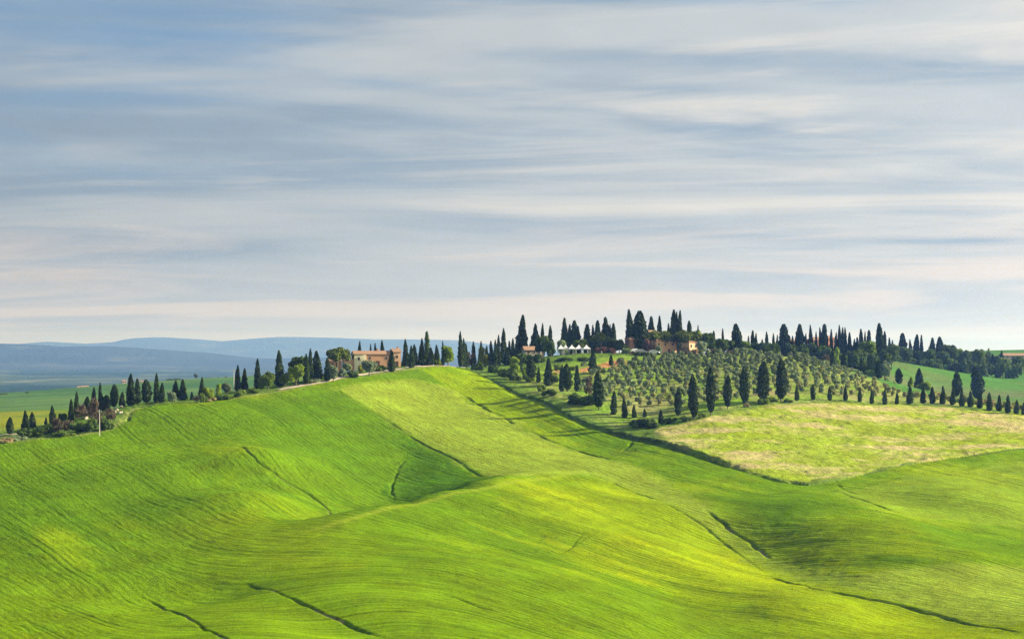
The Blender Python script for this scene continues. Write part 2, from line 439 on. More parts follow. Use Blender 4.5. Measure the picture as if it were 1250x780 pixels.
# ------------------------------------------------------------------ mesh helpers
def new_mesh(name, v, faces, smooth=False):
    """v (n,3); faces: list of (m,k) integer arrays"""
    me = bpy.data.meshes.new(name)
    v = np.asarray(v, np.float32)
    me.vertices.add(len(v)); me.vertices.foreach_set("co", v.ravel())
    tot = sum(f.size for f in faces); nf = sum(len(f) for f in faces)
    li = np.concatenate([f.ravel() for f in faces]).astype(np.int32)
    st = []; c = 0
    for f in faces:
        st.append(c + np.arange(len(f)) * f.shape[1]); c += f.size
    me.loops.add(tot); me.loops.foreach_set("vertex_index", li)
    me.polygons.add(nf); me.polygons.foreach_set("loop_start", np.concatenate(st).astype(np.int32))
    me.polygons.foreach_set("use_smooth", np.full(nf, smooth))
    me.update(calc_edges=True)
    return me

def set_col(me, name, rgb, domain='POINT'):
    at = me.color_attributes.new(name, 'FLOAT_COLOR', domain)
    c = np.ones((len(rgb), 4), np.float32); c[:, :3] = rgb
    at.data.foreach_set("color", c.ravel())

def tag(o, label=None, cat=None, group=None, kind=None):
    if label: o["label"] = label
    if cat: o["category"] = cat
    if group: o["group"] = group
    if kind: o["kind"] = kind
    return o

def link(name, me, parent=None, mat=None):
    o = bpy.data.objects.new(name, me); COL.objects.link(o)
    if parent: o.parent = parent
    if mat and me is not None and not me.materials: me.materials.append(mat)
    return o

def empty(name, loc, rz=0.0):
    o = bpy.data.objects.new(name, None); COL.objects.link(o)
    o.location = loc; o.rotation_euler = (0, 0, rz); o.empty_display_size = 1
    return o

# ------------------------------------------------------------------ materials
def mat_new(name):
    m = bpy.data.materials.new(name); m.use_nodes = True
    nt = m.node_tree; b = nt.nodes["Principled BSDF"]
    b.inputs["Specular IOR Level"].default_value = .12; b.inputs["Roughness"].default_value = .85
    return m, nt, b
def N(nt, t, **kw):
    n = nt.nodes.new(t)
    for k, v in kw.items():
        if hasattr(n, k): setattr(n, k, v)
        else: n.inputs[k].default_value = v
    return n
def mathn(nt, op, a, b=None, c=None):
    n = nt.nodes.new("ShaderNodeMath"); n.operation = op
    for i, x in enumerate((a, b, c)):
        if x is None: continue
        if isinstance(x, (int, float)): n.inputs[i].default_value = x
        else: nt.links.new(x, n.inputs[i])
    return n.outputs[0]
def mixc(nt, mode, fac, a, b):
    n = nt.nodes.new("ShaderNodeMix"); n.data_type = 'RGBA'; n.blend_type = mode
    for s, x in ((n.inputs[0], fac), (n.inputs[6], a), (n.inputs[7], b)):
        if isinstance(x, (int, float)): s.default_value = x
        elif isinstance(x, tuple): s.default_value = (*x, 1) if len(x) == 3 else x
        else: nt.links.new(x, s)
    return n.outputs[2]

def ground_material():
    m, nt, b = mat_new("field_ground")
    L = nt.links.new
    at = N(nt, "ShaderNodeAttribute", attribute_name="tint")
    geo = N(nt, "ShaderNodeNewGeometry")
    ra = N(nt, "ShaderNodeAttribute", attribute_name="rows")     # x: across rows, y: along, z: height of growth
    mp = N(nt, "ShaderNodeMapping"); mp.inputs["Scale"].default_value = (1.3, .17, 0)
    L(ra.outputs["Vector"], mp.inputs["Vector"])
    n1 = N(nt, "ShaderNodeTexNoise", Scale=1.5, Detail=5.0, Roughness=.72); L(mp.outputs[0], n1.inputs["Vector"])
    n2 = N(nt, "ShaderNodeTexNoise", Scale=1.7, Detail=5.0, Roughness=.75); L(geo.outputs["Position"], n2.inputs["Vector"])
    n3 = N(nt, "ShaderNodeTexNoise", Scale=.11, Detail=4.0, Roughness=.6); L(geo.outputs["Position"], n3.inputs["Vector"])
    s = mathn(nt, 'ADD', mathn(nt, 'MULTIPLY', n1.outputs["Fac"], 1.0), mathn(nt, 'MULTIPLY', n2.outputs["Fac"], .8))
    s = mathn(nt, 'ADD', s, mathn(nt, 'MULTIPLY', n3.outputs["Fac"], .5))
    sx = N(nt, "ShaderNodeSeparateXYZ"); L(ra.outputs["Vector"], sx.inputs[0])
    wob = mathn(nt, 'MULTIPLY', n1.outputs["Fac"], 5.0)
    wv = mathn(nt, 'SINE', mathn(nt, 'ADD', mathn(nt, 'MULTIPLY', sx.outputs["X"], 4.4), wob))
    gate_ = mathn(nt, 'MULTIPLY', sx.outputs["Z"], mathn(nt, 'MULTIPLY', n3.outputs["Fac"], .11))
    s = mathn(nt, 'ADD', s, mathn(nt, 'MULTIPLY', wv, gate_))
    mr = N(nt, "ShaderNodeMapRange"); L(s, mr.inputs["Value"])
    mr.inputs["From Min"].default_value = .75; mr.inputs["From Max"].default_value = 1.55
    mr.inputs["To Min"].default_value = .30; mr.inputs["To Max"].default_value = 1.70
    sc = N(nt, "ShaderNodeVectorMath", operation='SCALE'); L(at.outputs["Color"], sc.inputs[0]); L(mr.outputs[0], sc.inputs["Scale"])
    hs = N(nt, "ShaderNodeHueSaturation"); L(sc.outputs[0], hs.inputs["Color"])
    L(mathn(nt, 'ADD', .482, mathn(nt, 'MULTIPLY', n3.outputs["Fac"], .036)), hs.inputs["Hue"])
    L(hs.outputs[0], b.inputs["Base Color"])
    bp = N(nt, "ShaderNodeBump", Strength=.8, Distance=.5)
    L(mathn(nt, 'ADD', mathn(nt, 'MULTIPLY', n1.outputs["Fac"], .7), mathn(nt, 'MULTIPLY', n2.outputs["Fac"], .6)), bp.inputs["Height"])
    L(bp.outputs[0], b.inputs["Normal"])
    b.inputs["Specular IOR Level"].default_value = 0; b.inputs["Roughness"].default_value = 1
    return m

nr, nc = XX.shape
idx = np.arange(nr * nc).reshape(nr, nc)
fc = np.stack([idx[:-1, :-1], idx[:-1, 1:], idx[1:, 1:], idx[1:, :-1]], -1).reshape(-1, 4)
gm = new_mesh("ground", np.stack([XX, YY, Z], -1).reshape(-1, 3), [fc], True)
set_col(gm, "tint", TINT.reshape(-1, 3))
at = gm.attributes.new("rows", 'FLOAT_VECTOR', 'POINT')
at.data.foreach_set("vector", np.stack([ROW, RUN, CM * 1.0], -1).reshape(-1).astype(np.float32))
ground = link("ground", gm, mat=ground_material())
tag(ground, "rolling hills of bright green young wheat with sown rows and gullies", "ground", kind="structure")

# ------------------------------------------------------------------ far mountains
def mountain(name, label, xs, tops, y0, y1, zf, tint, seed, ridge):
    """a range: crest heights over x, foot at y0, crest half way, back slope down again"""
    X = np.linspace(xs[0], xs[-1], 420); T = np.linspace(0, 1, 90)
    top = np.interp(X, xs, tops) + 16 * fbm(X / ridge * 1.4, X * 0 + seed, seed + 8, 4)
    XG, TG = np.meshgrid(X, T)
    YG = y0 + (y1 - y0) * TG
    prof = np.where(TG < .55, sstep(0, 1, TG / .55), sstep(0, 1, (1 - TG) / .45))
    n = fbm(XG / ridge, YG / ridge, seed, 5); n2 = 1 - np.abs(fbm(XG / ridge * .8 + 4, YG / ridge * .8, seed + 3, 5)) * 2
    ZG = zf + (top[None] - zf) * prof * (1 + .0 * n) + (n * 30 + n2 * 18 - 12) * prof * (1.05 - prof)* 2.2 + 3 * n * prof
    i = np.arange(XG.size).reshape(XG.shape)
    f = np.stack([i[:-1, :-1], i[:-1, 1:], i[1:, 1:], i[1:, :-1]], -1).reshape(-1, 4)
    me = new_mesh(name, np.stack([XG, YG, ZG], -1).reshape(-1, 3), [f], True)
    m, nt, b = mat_new(name)
    geo = N(nt, "ShaderNodeNewGeometry")
    a = N(nt, "ShaderNodeTexNoise", Scale=.0022, Detail=6.0, Roughness=.65); nt.links.new(geo.outputs["Position"], a.inputs["Vector"])
    cr = N(nt, "ShaderNodeValToRGB"); nt.links.new(a.outputs["Fac"], cr.inputs[0])
    cr.color_ramp.elements[0].position = .42; cr.color_ramp.elements[0].color = (*tint, 1)
    cr.color_ramp.elements[1].position = .66; cr.color_ramp.elements[1].color = (.075, .085, .055, 1)
    e = cr.color_ramp.elements.new(.55); e.color = (tint[0] * 1.5, tint[1] * 1.4, tint[2] * 1.3, 1)
    nt.links.new(cr.outputs[0], b.inputs["Base Color"])
    o = link(name, me, mat=m)
    tag(o, label, "hills", kind="structure")
    return o

def ux(u, Y): return (u - U0) / F * Y
def vz(v, Y): return (V0 - v) / F * Y
Yc = 12300
us = [-1400, -600, -200, -60, 0, 30, 60, 120, 180, 240, 290, 330, 380, 450, 600, 800, 1100, 1300, 1700, 2600]
vs = [428, 424, 419, 419, 419, 420, 423, 423, 427, 430, 436, 437, 435, 434, 437, 440, 442, 441, 438, 444]
mountain("mountains", "blue wooded mountain range behind the plain on the left", [ux(u, Yc) for u in us], [vz(v, Yc) for v in vs], 9300, 15200, -86, (.014, .028, .024), 5, 1900)
Yc = 20500
us = [-1400, -500, -200, 0, 40, 90, 130, 150, 180, 220, 262, 300, 330, 350, 400, 450, 500, 560, 620, 800, 1100, 1500, 2600]
vs = [424, 417, 421, 419, 416, 419, 417, 412, 411, 413, 416, 413, 411, 411, 412, 414, 414, 416, 424, 437, 438, 437, 438]
mountain("hills", "pale blue far mountain range on the horizon", [ux(u, Yc) for u in us], [vz(v, Yc) for v in vs], 18000, 23800, -86, (.018, .030, .028), 15, 2600)

# ------------------------------------------------------------------ air
def box_mesh(name, x0, x1, y0, y1, z0, z1):
    v = np.array([(x, y, z) for x in (x0, x1) for y in (y0, y1) for z in (z0, z1)], float)
    f = np.array([(0, 1, 3, 2), (4, 6, 7, 5), (0, 4, 5, 1), (2, 3, 7, 6), (0, 2, 6, 4), (1, 5, 7, 3)])
    return new_mesh(name, v, [f])
zmin = min(float(Z.min()), -88.0)
hz = bpy.data.materials.new("haze"); hz.use_nodes = True
nt = hz.node_tree; nt.nodes.clear()
pv = nt.nodes.new("ShaderNodeVolumePrincipled"); ou = nt.nodes.new("ShaderNodeOutputMaterial")
nt.links.new(pv.outputs[0], ou.inputs["Volume"])
pv.inputs["Density"].default_value = HAZE_D
pv.inputs["Color"].default_value = HAZE_C
pv.inputs["Absorption Color"].default_value = (1, 1, 1, 1)
pv.inputs["Anisotropy"].default_value = .45
hb = link("haze", box_mesh("haze", -16500, 16500, -30, 25000, zmin - 1.5, 190), mat=hz)
tag(hb, "thin bluish air haze over the valley and hills", "haze", kind="stuff")

# ------------------------------------------------------------------ sky
W = bpy.data.worlds.new("World"); SC.world = W; W.use_nodes = True
nt = W.node_tree; nt.nodes.clear(); L = nt.links.new
out = nt.nodes.new("ShaderNodeOutputWorld"); bg = nt.nodes.new("ShaderNodeBackground")
L(bg.outputs[0], out.inputs[0]); bg.inputs["Strength"].default_value = .1
sky = nt.nodes.new("ShaderNodeTexSky"); sky.sky_type = 'NISHITA'; sky.sun_disc = False
sky.sun_elevation = SUN_EL; sky.sun_rotation = math.atan2(SUN_AZ[0], SUN_AZ[1])
sky.air_density = 1.0; sky.dust_density = 1.0; sky.ozone_density = 1.2
tc = nt.nodes.new("ShaderNodeTexCoord"); sep = nt.nodes.new("ShaderNodeSeparateXYZ"); L(tc.outputs["Generated"], sep.inputs[0])
az = mathn(nt, 'ARCTAN2', sep.outputs["X"], sep.outputs["Y"])
el = mathn(nt, 'ARCSINE', sep.outputs["Z"])
def streaks(sx, sz, sh, detail, rough, seed, dist=0.0, tilt=0.0):
    c = nt.nodes.new("ShaderNodeCombineXYZ")
    L(mathn(nt, 'MULTIPLY_ADD', az, sx, seed), c.inputs[0])
    # clouds lie in flat layers, so they crowd together towards the horizon
    e2 = mathn(nt, 'POWER', mathn(nt, 'ADD', mathn(nt, 'ABSOLUTE', el), .035), .62)
    L(mathn(nt, 'ADD', mathn(nt, 'MULTIPLY', e2, sz), mathn(nt, 'MULTIPLY', az, tilt)), c.inputs[1]); c.inputs[2].default_value = sh
    n = nt.nodes.new("ShaderNodeTexNoise"); L(c.outputs[0], n.inputs["Vector"])
    n.inputs["Scale"].default_value = 1; n.inputs["Detail"].default_value = detail; n.inputs["Roughness"].default_value = rough
    n.inputs["Distortion"].default_value = dist
    return n.outputs["Fac"]
def mr(x, a, b, c=0.0, d=1.0, t='SMOOTHSTEP'):
    n = nt.nodes.new("ShaderNodeMapRange"); n.interpolation_type = t; L(x, n.inputs["Value"])
    for k, v in zip(("From Min", "From Max", "To Min", "To Max"), (a, b, c, d)): n.inputs[k].default_value = v
    return n.outputs[0]
big = streaks(2.3, 11.0, 1.3, 5, .52, 4.2, .7, .5)
fine = streaks(3.4, 34.0, 7.7, 6, .54, 8.0, .8, .7)
big2 = streaks(2.4, 20.0, 5.2, 5, .55, 3.0, .8, -.3)
wisp = streaks(3.2, 30.0, 3.1, 6, .58, 1.0, .9, -.4)
mott = streaks(22.0, 60.0, 9.1, 5, .55, 6.0, .4, 0.0)
cover = mathn(nt, 'ADD', mathn(nt, 'MULTIPLY', big, .68), mathn(nt, 'MULTIPLY', fine, .32))
# the cover thins towards the upper left of the view
cover = mathn(nt, 'ADD', cover, mathn(nt, 'MULTIPLY', az, .42))
cover = mathn(nt, 'ADD', cover, mr(el, .02, .17, .14, -.06, 'LINEAR'))
gap = mathn(nt, 'MULTIPLY', mr(az, .02, -.20), mathn(nt, 'MULTIPLY', mr(el, .095, .145), mr(el, .25, .165)))
cover = mathn(nt, 'SUBTRACT', cover, mathn(nt, 'MULTIPLY', gap, .09))
cf = mr(cover, .24, .50)
gm_ = mathn(nt, 'ADD', mathn(nt, 'MULTIPLY', fine, .25), mathn(nt, 'MULTIPLY', big2, .75))
gm_ = mathn(nt, 'ADD', gm_, mathn(nt, 'MULTIPLY', az, .20))
grey = mixc(nt, 'MIX', mr(gm_, .38, .60), CLOUD_DARK, CLOUD_MID)
lit = mixc(nt, 'MIX', mr(mathn(nt, 'ADD', wisp, mathn(nt, 'MULTIPLY', az, .30)), .50, .78), grey, CLOUD_LIT)
lowc = mixc(nt, 'MIX', mathn(nt, 'MULTIPLY', mr(wisp, .45, .62), mr(el, .075, .02)), lit, CLOUD_WARM)
blue = mixc(nt, 'MIX', SKY_MIX, sky.outputs[0], SKY_BLUE)
c1 = mixc(nt, 'MIX', cf, blue, lowc)
# veil close to the horizon
c2 = mixc(nt, 'MIX', mr(el, .055, -.01, 0.0, .85), c1, HORIZON)
br = nt.nodes.new("ShaderNodeVectorMath"); br.operation = 'SCALE'; L(c2, br.inputs[0])
L(mathn(nt, 'MULTIPLY', mr(az, -.35, .35, .86, 1.19, 'LINEAR'), mr(mott, .3, .7, .97, 1.03, 'LINEAR')), br.inputs["Scale"])
L(br.outputs[0], bg.inputs["Color"])

sd = bpy.data.lights.new("sun", 'SUN'); sd.energy = SUN_E; sd.angle = R(1.2); sd.color = (1.0, .88, .68)
so = bpy.data.objects.new("sun", sd); COL.objects.link(so)
from mathutils import Vector
ce = math.cos(SUN_EL)
so.rotation_euler = Vector((SUN_AZ[0] * ce, SUN_AZ[1] * ce, math.sin(SUN_EL))).to_track_quat('Z', 'Y').to_euler()
SC.view_settings.view_transform = 'Standard'; SC.view_settings.look = 'None'
SC.view_settings.exposure = EXPO; SC.view_settings.gamma = 1; SC.view_settings.use_curve_mapping = False
SC.render.engine = 'CYCLES'
cy_ = SC.cycles
cy_.max_bounces = 5; cy_.diffuse_bounces = 3; cy_.glossy_bounces = 2; cy_.transmission_bounces = 3; cy_.volume_bounces = 0; cy_.transparent_max_bounces = 8
cy_.use_denoising = DENOISE
cy_.denoiser = 'OPENIMAGEDENOISE'; cy_.denoising_input_passes = 'RGB_ALBEDO_NORMAL'; cy_.denoising_prefilter = 'NONE'; cy_.use_adaptive_sampling = False
# ------------------------------------------------------------------ foliage
def foliage_mat(name, col, warm=(.0, .0, .0), transl=.18, var=.55):
    m, nt, b = mat_new(name)
    L = nt.links.new
    a = N(nt, "ShaderNodeAttribute", attribute_name="leaf")
    oi = N(nt, "ShaderNodeObjectInfo")
    mr_ = N(nt, "ShaderNodeMapRange"); L(a.outputs["Fac"], mr_.inputs["Value"])
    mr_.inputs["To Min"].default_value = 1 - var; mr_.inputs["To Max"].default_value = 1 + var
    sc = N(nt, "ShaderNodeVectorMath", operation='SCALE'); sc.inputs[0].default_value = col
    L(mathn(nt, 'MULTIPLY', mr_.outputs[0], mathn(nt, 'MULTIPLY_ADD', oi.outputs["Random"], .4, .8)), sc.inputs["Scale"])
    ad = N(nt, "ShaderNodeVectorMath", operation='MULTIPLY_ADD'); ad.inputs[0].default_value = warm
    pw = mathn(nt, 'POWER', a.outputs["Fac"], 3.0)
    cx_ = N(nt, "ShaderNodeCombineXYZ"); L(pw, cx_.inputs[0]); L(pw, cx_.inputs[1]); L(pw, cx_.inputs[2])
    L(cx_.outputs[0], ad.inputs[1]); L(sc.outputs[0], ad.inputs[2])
    L(ad.outputs[0], b.inputs["Base Color"])
    tr = N(nt, "ShaderNodeBsdfTranslucent"); L(ad.outputs[0], tr.inputs["Color"])
    mx = N(nt, "ShaderNodeMixShader"); mx.inputs[0].default_value = transl
    L(b.outputs[0], mx.inputs[1]); L(tr.outputs[0], mx.inputs[2])
    L(mx.outputs[0], nt.nodes["Material Output"].inputs["Surface"])
    return m

def bark_mat(name, col):
    m, nt, b = mat_new(name)
    geo = N(nt, "ShaderNodeTexCoord")
    n = N(nt, "ShaderNodeTexNoise", Scale=4.0, Detail=4.0); nt.links.new(geo.outputs["Object"], n.inputs["Vector"])
    nt.links.new(mixc(nt, 'MIX', n.outputs["Fac"], tuple(c * .6 for c in col), tuple(min(1, c * 1.35) for c in col)), b.inputs["Base Color"])
    return m

MAT = dict(
    cypress=foliage_mat("cypress_leaves", (.036, .064, .020), (.04, .045, .0), .08, .5),
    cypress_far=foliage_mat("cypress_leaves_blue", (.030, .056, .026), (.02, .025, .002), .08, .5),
    dark=foliage_mat("dark_broad_leaves", (.075, .125, .026), (.03, .035, .004)),
    mid=foliage_mat("mid_broad_leaves", (.135, .205, .030), (.04, .04, .004)),
    light=foliage_mat("light_green_leaves", (.23, .32, .030), (.05, .05, .0), .3),
    lime=foliage_mat("lime_leaves", (.20, .29, .018), (.06, .06, .0), .35),
    yellow=foliage_mat("yellow_green_leaves", (.23, .25, .025), (.05, .05, .0), .35),
    olive=foliage_mat("olive_leaves", (.25, .32, .15), (.07, .06, .04), .15),
    olive_dark=foliage_mat("grey_olive_leaves", (.20, .26, .145), (.05, .05, .03), .15),  # a darker, greyer olive leaf tone
    olive_dry=foliage_mat("dry_olive_leaves", (.33, .35, .14), (.09, .07, .03), .2),
    pine=foliage_mat("pine_needles", (.11, .150, .026), (.045, .045, .004), .12),
    brown=foliage_mat("bare_brown_twigs", (.115, .092, .055), (.05, .03, .02), .1),
    pink=foliage_mat("reddish_twigs", (.17, .085, .065), (.06, .03, .03), .1),
    tan=foliage_mat("dry_leaves", (.40, .33, .16), (.05, .04, .02), .2),
    bark=bark_mat("bark", (.13, .10, .075)),
    pale_bark=bark_mat("pale_bark", (.30, .27, .22)),
)

def cards(p, size, up=0.0, rs=None, aspect=1.0):
    """leaf-sized quads at points p, each turned its own way (up: how far they stand along z)"""
    n = len(p)
    a = rs.normal(size=(n, 3)); a[:, 2] += up * 3; a /= np.linalg.norm(a, axis=1)[:, None]
    b = rs.normal(size=(n, 3)); b -= (a * b).sum(1)[:, None] * a; b /= np.linalg.norm(b, axis=1)[:, None]
    s = size * rs.uniform(.6, 1.25, n)[:, None] * .5
    A_ = a * s * aspect; B_ = b * s
    v = np.stack([p - A_ - B_ * .6, p + A_ * .2 - B_, p + A_ + B_ * .3, p - A_ * .3 + B_], 1).reshape(-1, 3)
    f = np.arange(n * 4).reshape(n, 4)
    return v, f

def lathe_core(prof, H, W_, z0, rs, nt_=12, nz=16, k=.8):
    th = np.linspace(0, 2 * np.pi, nt_, endpoint=False); t = np.linspace(0.02, .97, nz)
    TT, TH = np.meshgrid(t, th, indexing='ij')
    r = prof(TT) * W_ * .5 * k * (1 + .22 * fbm(TH * 1.3 + 3, TT * 7, int(rs.integers(99)), 2))
    v = np.stack([r * np.cos(TH), r * np.sin(TH), z0 + TT * (H - z0)], -1).reshape(-1, 3)
    i = np.arange(nz * nt_).reshape(nz, nt_); j = np.roll(i, -1, 1)
    f = np.stack([i[:-1], j[:-1], j[1:], i[1:]], -1).reshape(-1, 4)
    v = np.vstack([v, [[0, 0, z0 + .99 * (H - z0)], [0, 0, z0]]])
    top = np.stack([i[-1], j[-1], np.full(nt_, len(v) - 2)], -1); bot = np.stack([j[0], i[0], np.full(nt_, len(v) - 1)], -1)
    return v, f, np.vstack([top, bot])

def join(chunks):
    """chunks of (verts, [faces], leafvalue per face)"""
    V = []; quads = []; tris = []; lq = []; lt = []; o = 0
    for v, fs, lv in chunks:
        V.append(v)
        for f, l in zip(fs, lv):
            (quads if f.shape[1] == 4 else tris).append(f + o)
            (lq if f.shape[1] == 4 else lt).append(np.broadcast_to(l, (len(f),)))
        o += len(v)
    faces = []; lv = []
    if quads: faces.append(np.vstack(quads)); lv.append(np.concatenate(lq))
    if tris: faces.append(np.vstack(tris)); lv.append(np.concatenate(lt))
    return np.vstack(V), faces, np.concatenate(lv)

def leaf_mesh(name, chunks):
    v, faces, lv = join(chunks)
    me = new_mesh(name, v, faces)
    a = me.attributes.new("leaf", 'FLOAT', 'FACE'); a.data.foreach_set("value", lv.astype(np.float32))
    return me

def tube(p0, p1, r0, r1, n=7, bend=0.0, rs=None, seg=4):
    p0 = np.array(p0, float); p1 = np.array(p1, float)
    d = p1 - p0; d /= np.linalg.norm(d) + 1e-9
    a = np.cross(d, [0.3, 1, .2]); a /= np.linalg.norm(a); b = np.cross(d, a)
    V = []; th = np.linspace(0, 2 * np.pi, n, endpoint=False)
    off = (rs.normal(size=3) * bend) if rs is not None else np.zeros(3)
    for k in range(seg + 1):
        t = k / seg; c = p0 + (p1 - p0) * t + off * math.sin(math.pi * t); r = r0 + (r1 - r0) * t
        V.append(c + r * (np.cos(th)[:, None] * a + np.sin(th)[:, None] * b))
    i = np.arange((seg + 1) * n).reshape(seg + 1, n); j = np.roll(i, -1, 1)
    f = np.stack([i[:-1], j[:-1], j[1:], i[1:]], -1).reshape(-1, 4)
    return np.vstack(V), f

def trunk_mesh(tubes):
    V, Fq, _ = join([(v, [f], [0]) for v, f in tubes])
    return new_mesh("trunk", V, Fq, True)

PROF = dict(
    flame=lambda t: np.minimum(1, (t / .16 + .25)) ** .6 * np.clip(1 - np.maximum(t - .12, 0) / .88, 0, 1) ** .72,
    slim=lambda t: np.minimum(1, (t / .12 + .35)) ** .6 * np.clip(1 - np.maximum(t - .3, 0) / .7, 0, 1) ** .6,
    spindle=lambda t: np.sin(np.pi * np.clip(t * .97 + .03, 0, 1) ** .82) ** .62,
    column=lambda t: np.minimum(1, (t / .15 + .5)) ** .5 * np.clip(1 - np.maximum(t - .62, 0) / .385, 0, 1) ** .42 * (.86 + .14 * np.sin(t * 5)),
)
def cypress_mesh(kind, seed):
    rs = np.random.default_rng(seed); H, W_ = 10.0, 2.6
    prof = PROF[kind]; z0 = .85 if kind == 'spindle' else .25
    sd_ = int(rs.integers(1000))
    if kind == 'column': tips = [(0, 0, 1.0, 1.0), (.38, .2, .93, .6), (-.42, -.1, .88, .62), (.1, -.4, .8, .6)]
    elif kind == 'flame': tips = [(0, 0, 1.0, 1.0), (.3, -.12, .7, .62)]
    else: tips = [(0, 0, 1.0, 1.0)]
    ch = []
    for (ox, oy, hh, ww) in tips:
        h = z0 + (H - z0) * hh; w = W_ * ww
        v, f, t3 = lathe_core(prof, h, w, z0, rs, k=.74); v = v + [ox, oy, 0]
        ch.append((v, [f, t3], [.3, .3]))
        n = int(2900 * ww)
        t = rs.uniform(0, 1, n) ** .92; th = rs.uniform(0, 2 * np.pi, n)
        rr = prof(t) * w * .5
        rr = rr * (1 + .42 * fbm(th * 1.2 + ox * 9, t * 8 + 5, sd_, 3) + .28 * fbm(th * 3, t * 22, sd_ + 4, 2)) * rs.uniform(.76, 1.08, n) + .02
        p = np.stack([ox * (1 - t * .3) + rr * np.cos(th), oy + rr * np.sin(th), z0 + t * (h - z0)], -1)
        p[:, 0] += .10 * np.sin(p[:, 2] * .5 + sd_)
        v, f = cards(p, .34, up=.9, rs=rs, aspect=1.5)
        l = np.clip(.5 + .32 * fbm(th * 2, t * 14, sd_ + 9, 2) + rs.normal(0, .2, n), 0, 1)
        ch.append((v, [f], [l]))
    crown = leaf_mesh("crown", ch)
    tr = trunk_mesh([tube((0, 0, -.6), (0, 0, H * .6), .19 if kind == 'spindle' else .16, .05, rs=rs)])
    return crown, tr

def blob(c, r, rs, squash=1.0):
    th = np.linspace(0, 2 * np.pi, 9, endpoint=False); ph = np.linspace(.25, np.pi - .25, 6)
    P_, T_ = np.meshgrid(ph, th, indexing='ij')
    q = r * (1 + .2 * fbm(T_ * 1.5, P_ * 2, int(rs.integers(999)), 2))
    v = np.stack([q * np.sin(P_) * np.cos(T_), q * np.sin(P_) * np.sin(T_), q * np.cos(P_) * squash], -1).reshape(-1, 3) + c
    i = np.arange(54).reshape(6, 9); j = np.roll(i, -1, 1)
    f = np.stack([i[:-1], i[1:], j[1:], j[:-1]], -1).reshape(-1, 4)
    return v, f

def clump_cards(c, r, n, size, rs, squash=1.0, tone=.5):
    d = rs.normal(size=(n, 3)); d /= np.linalg.norm(d, axis=1)[:, None]
    rad = r * rs.uniform(.62, 1.08, n) * (1 + .25 * fbm(d[:, 0] * 2.5 + c[0], d[:, 1] * 2.5 + d[:, 2] * 2, 5, 2))
    p = c + d * rad[:, None] * [1, 1, squash]
    v, f = cards(p, size, rs=rs, aspect=1.1)
    return v, f, np.clip(tone + rs.normal(0, .17, n), 0, 1), p

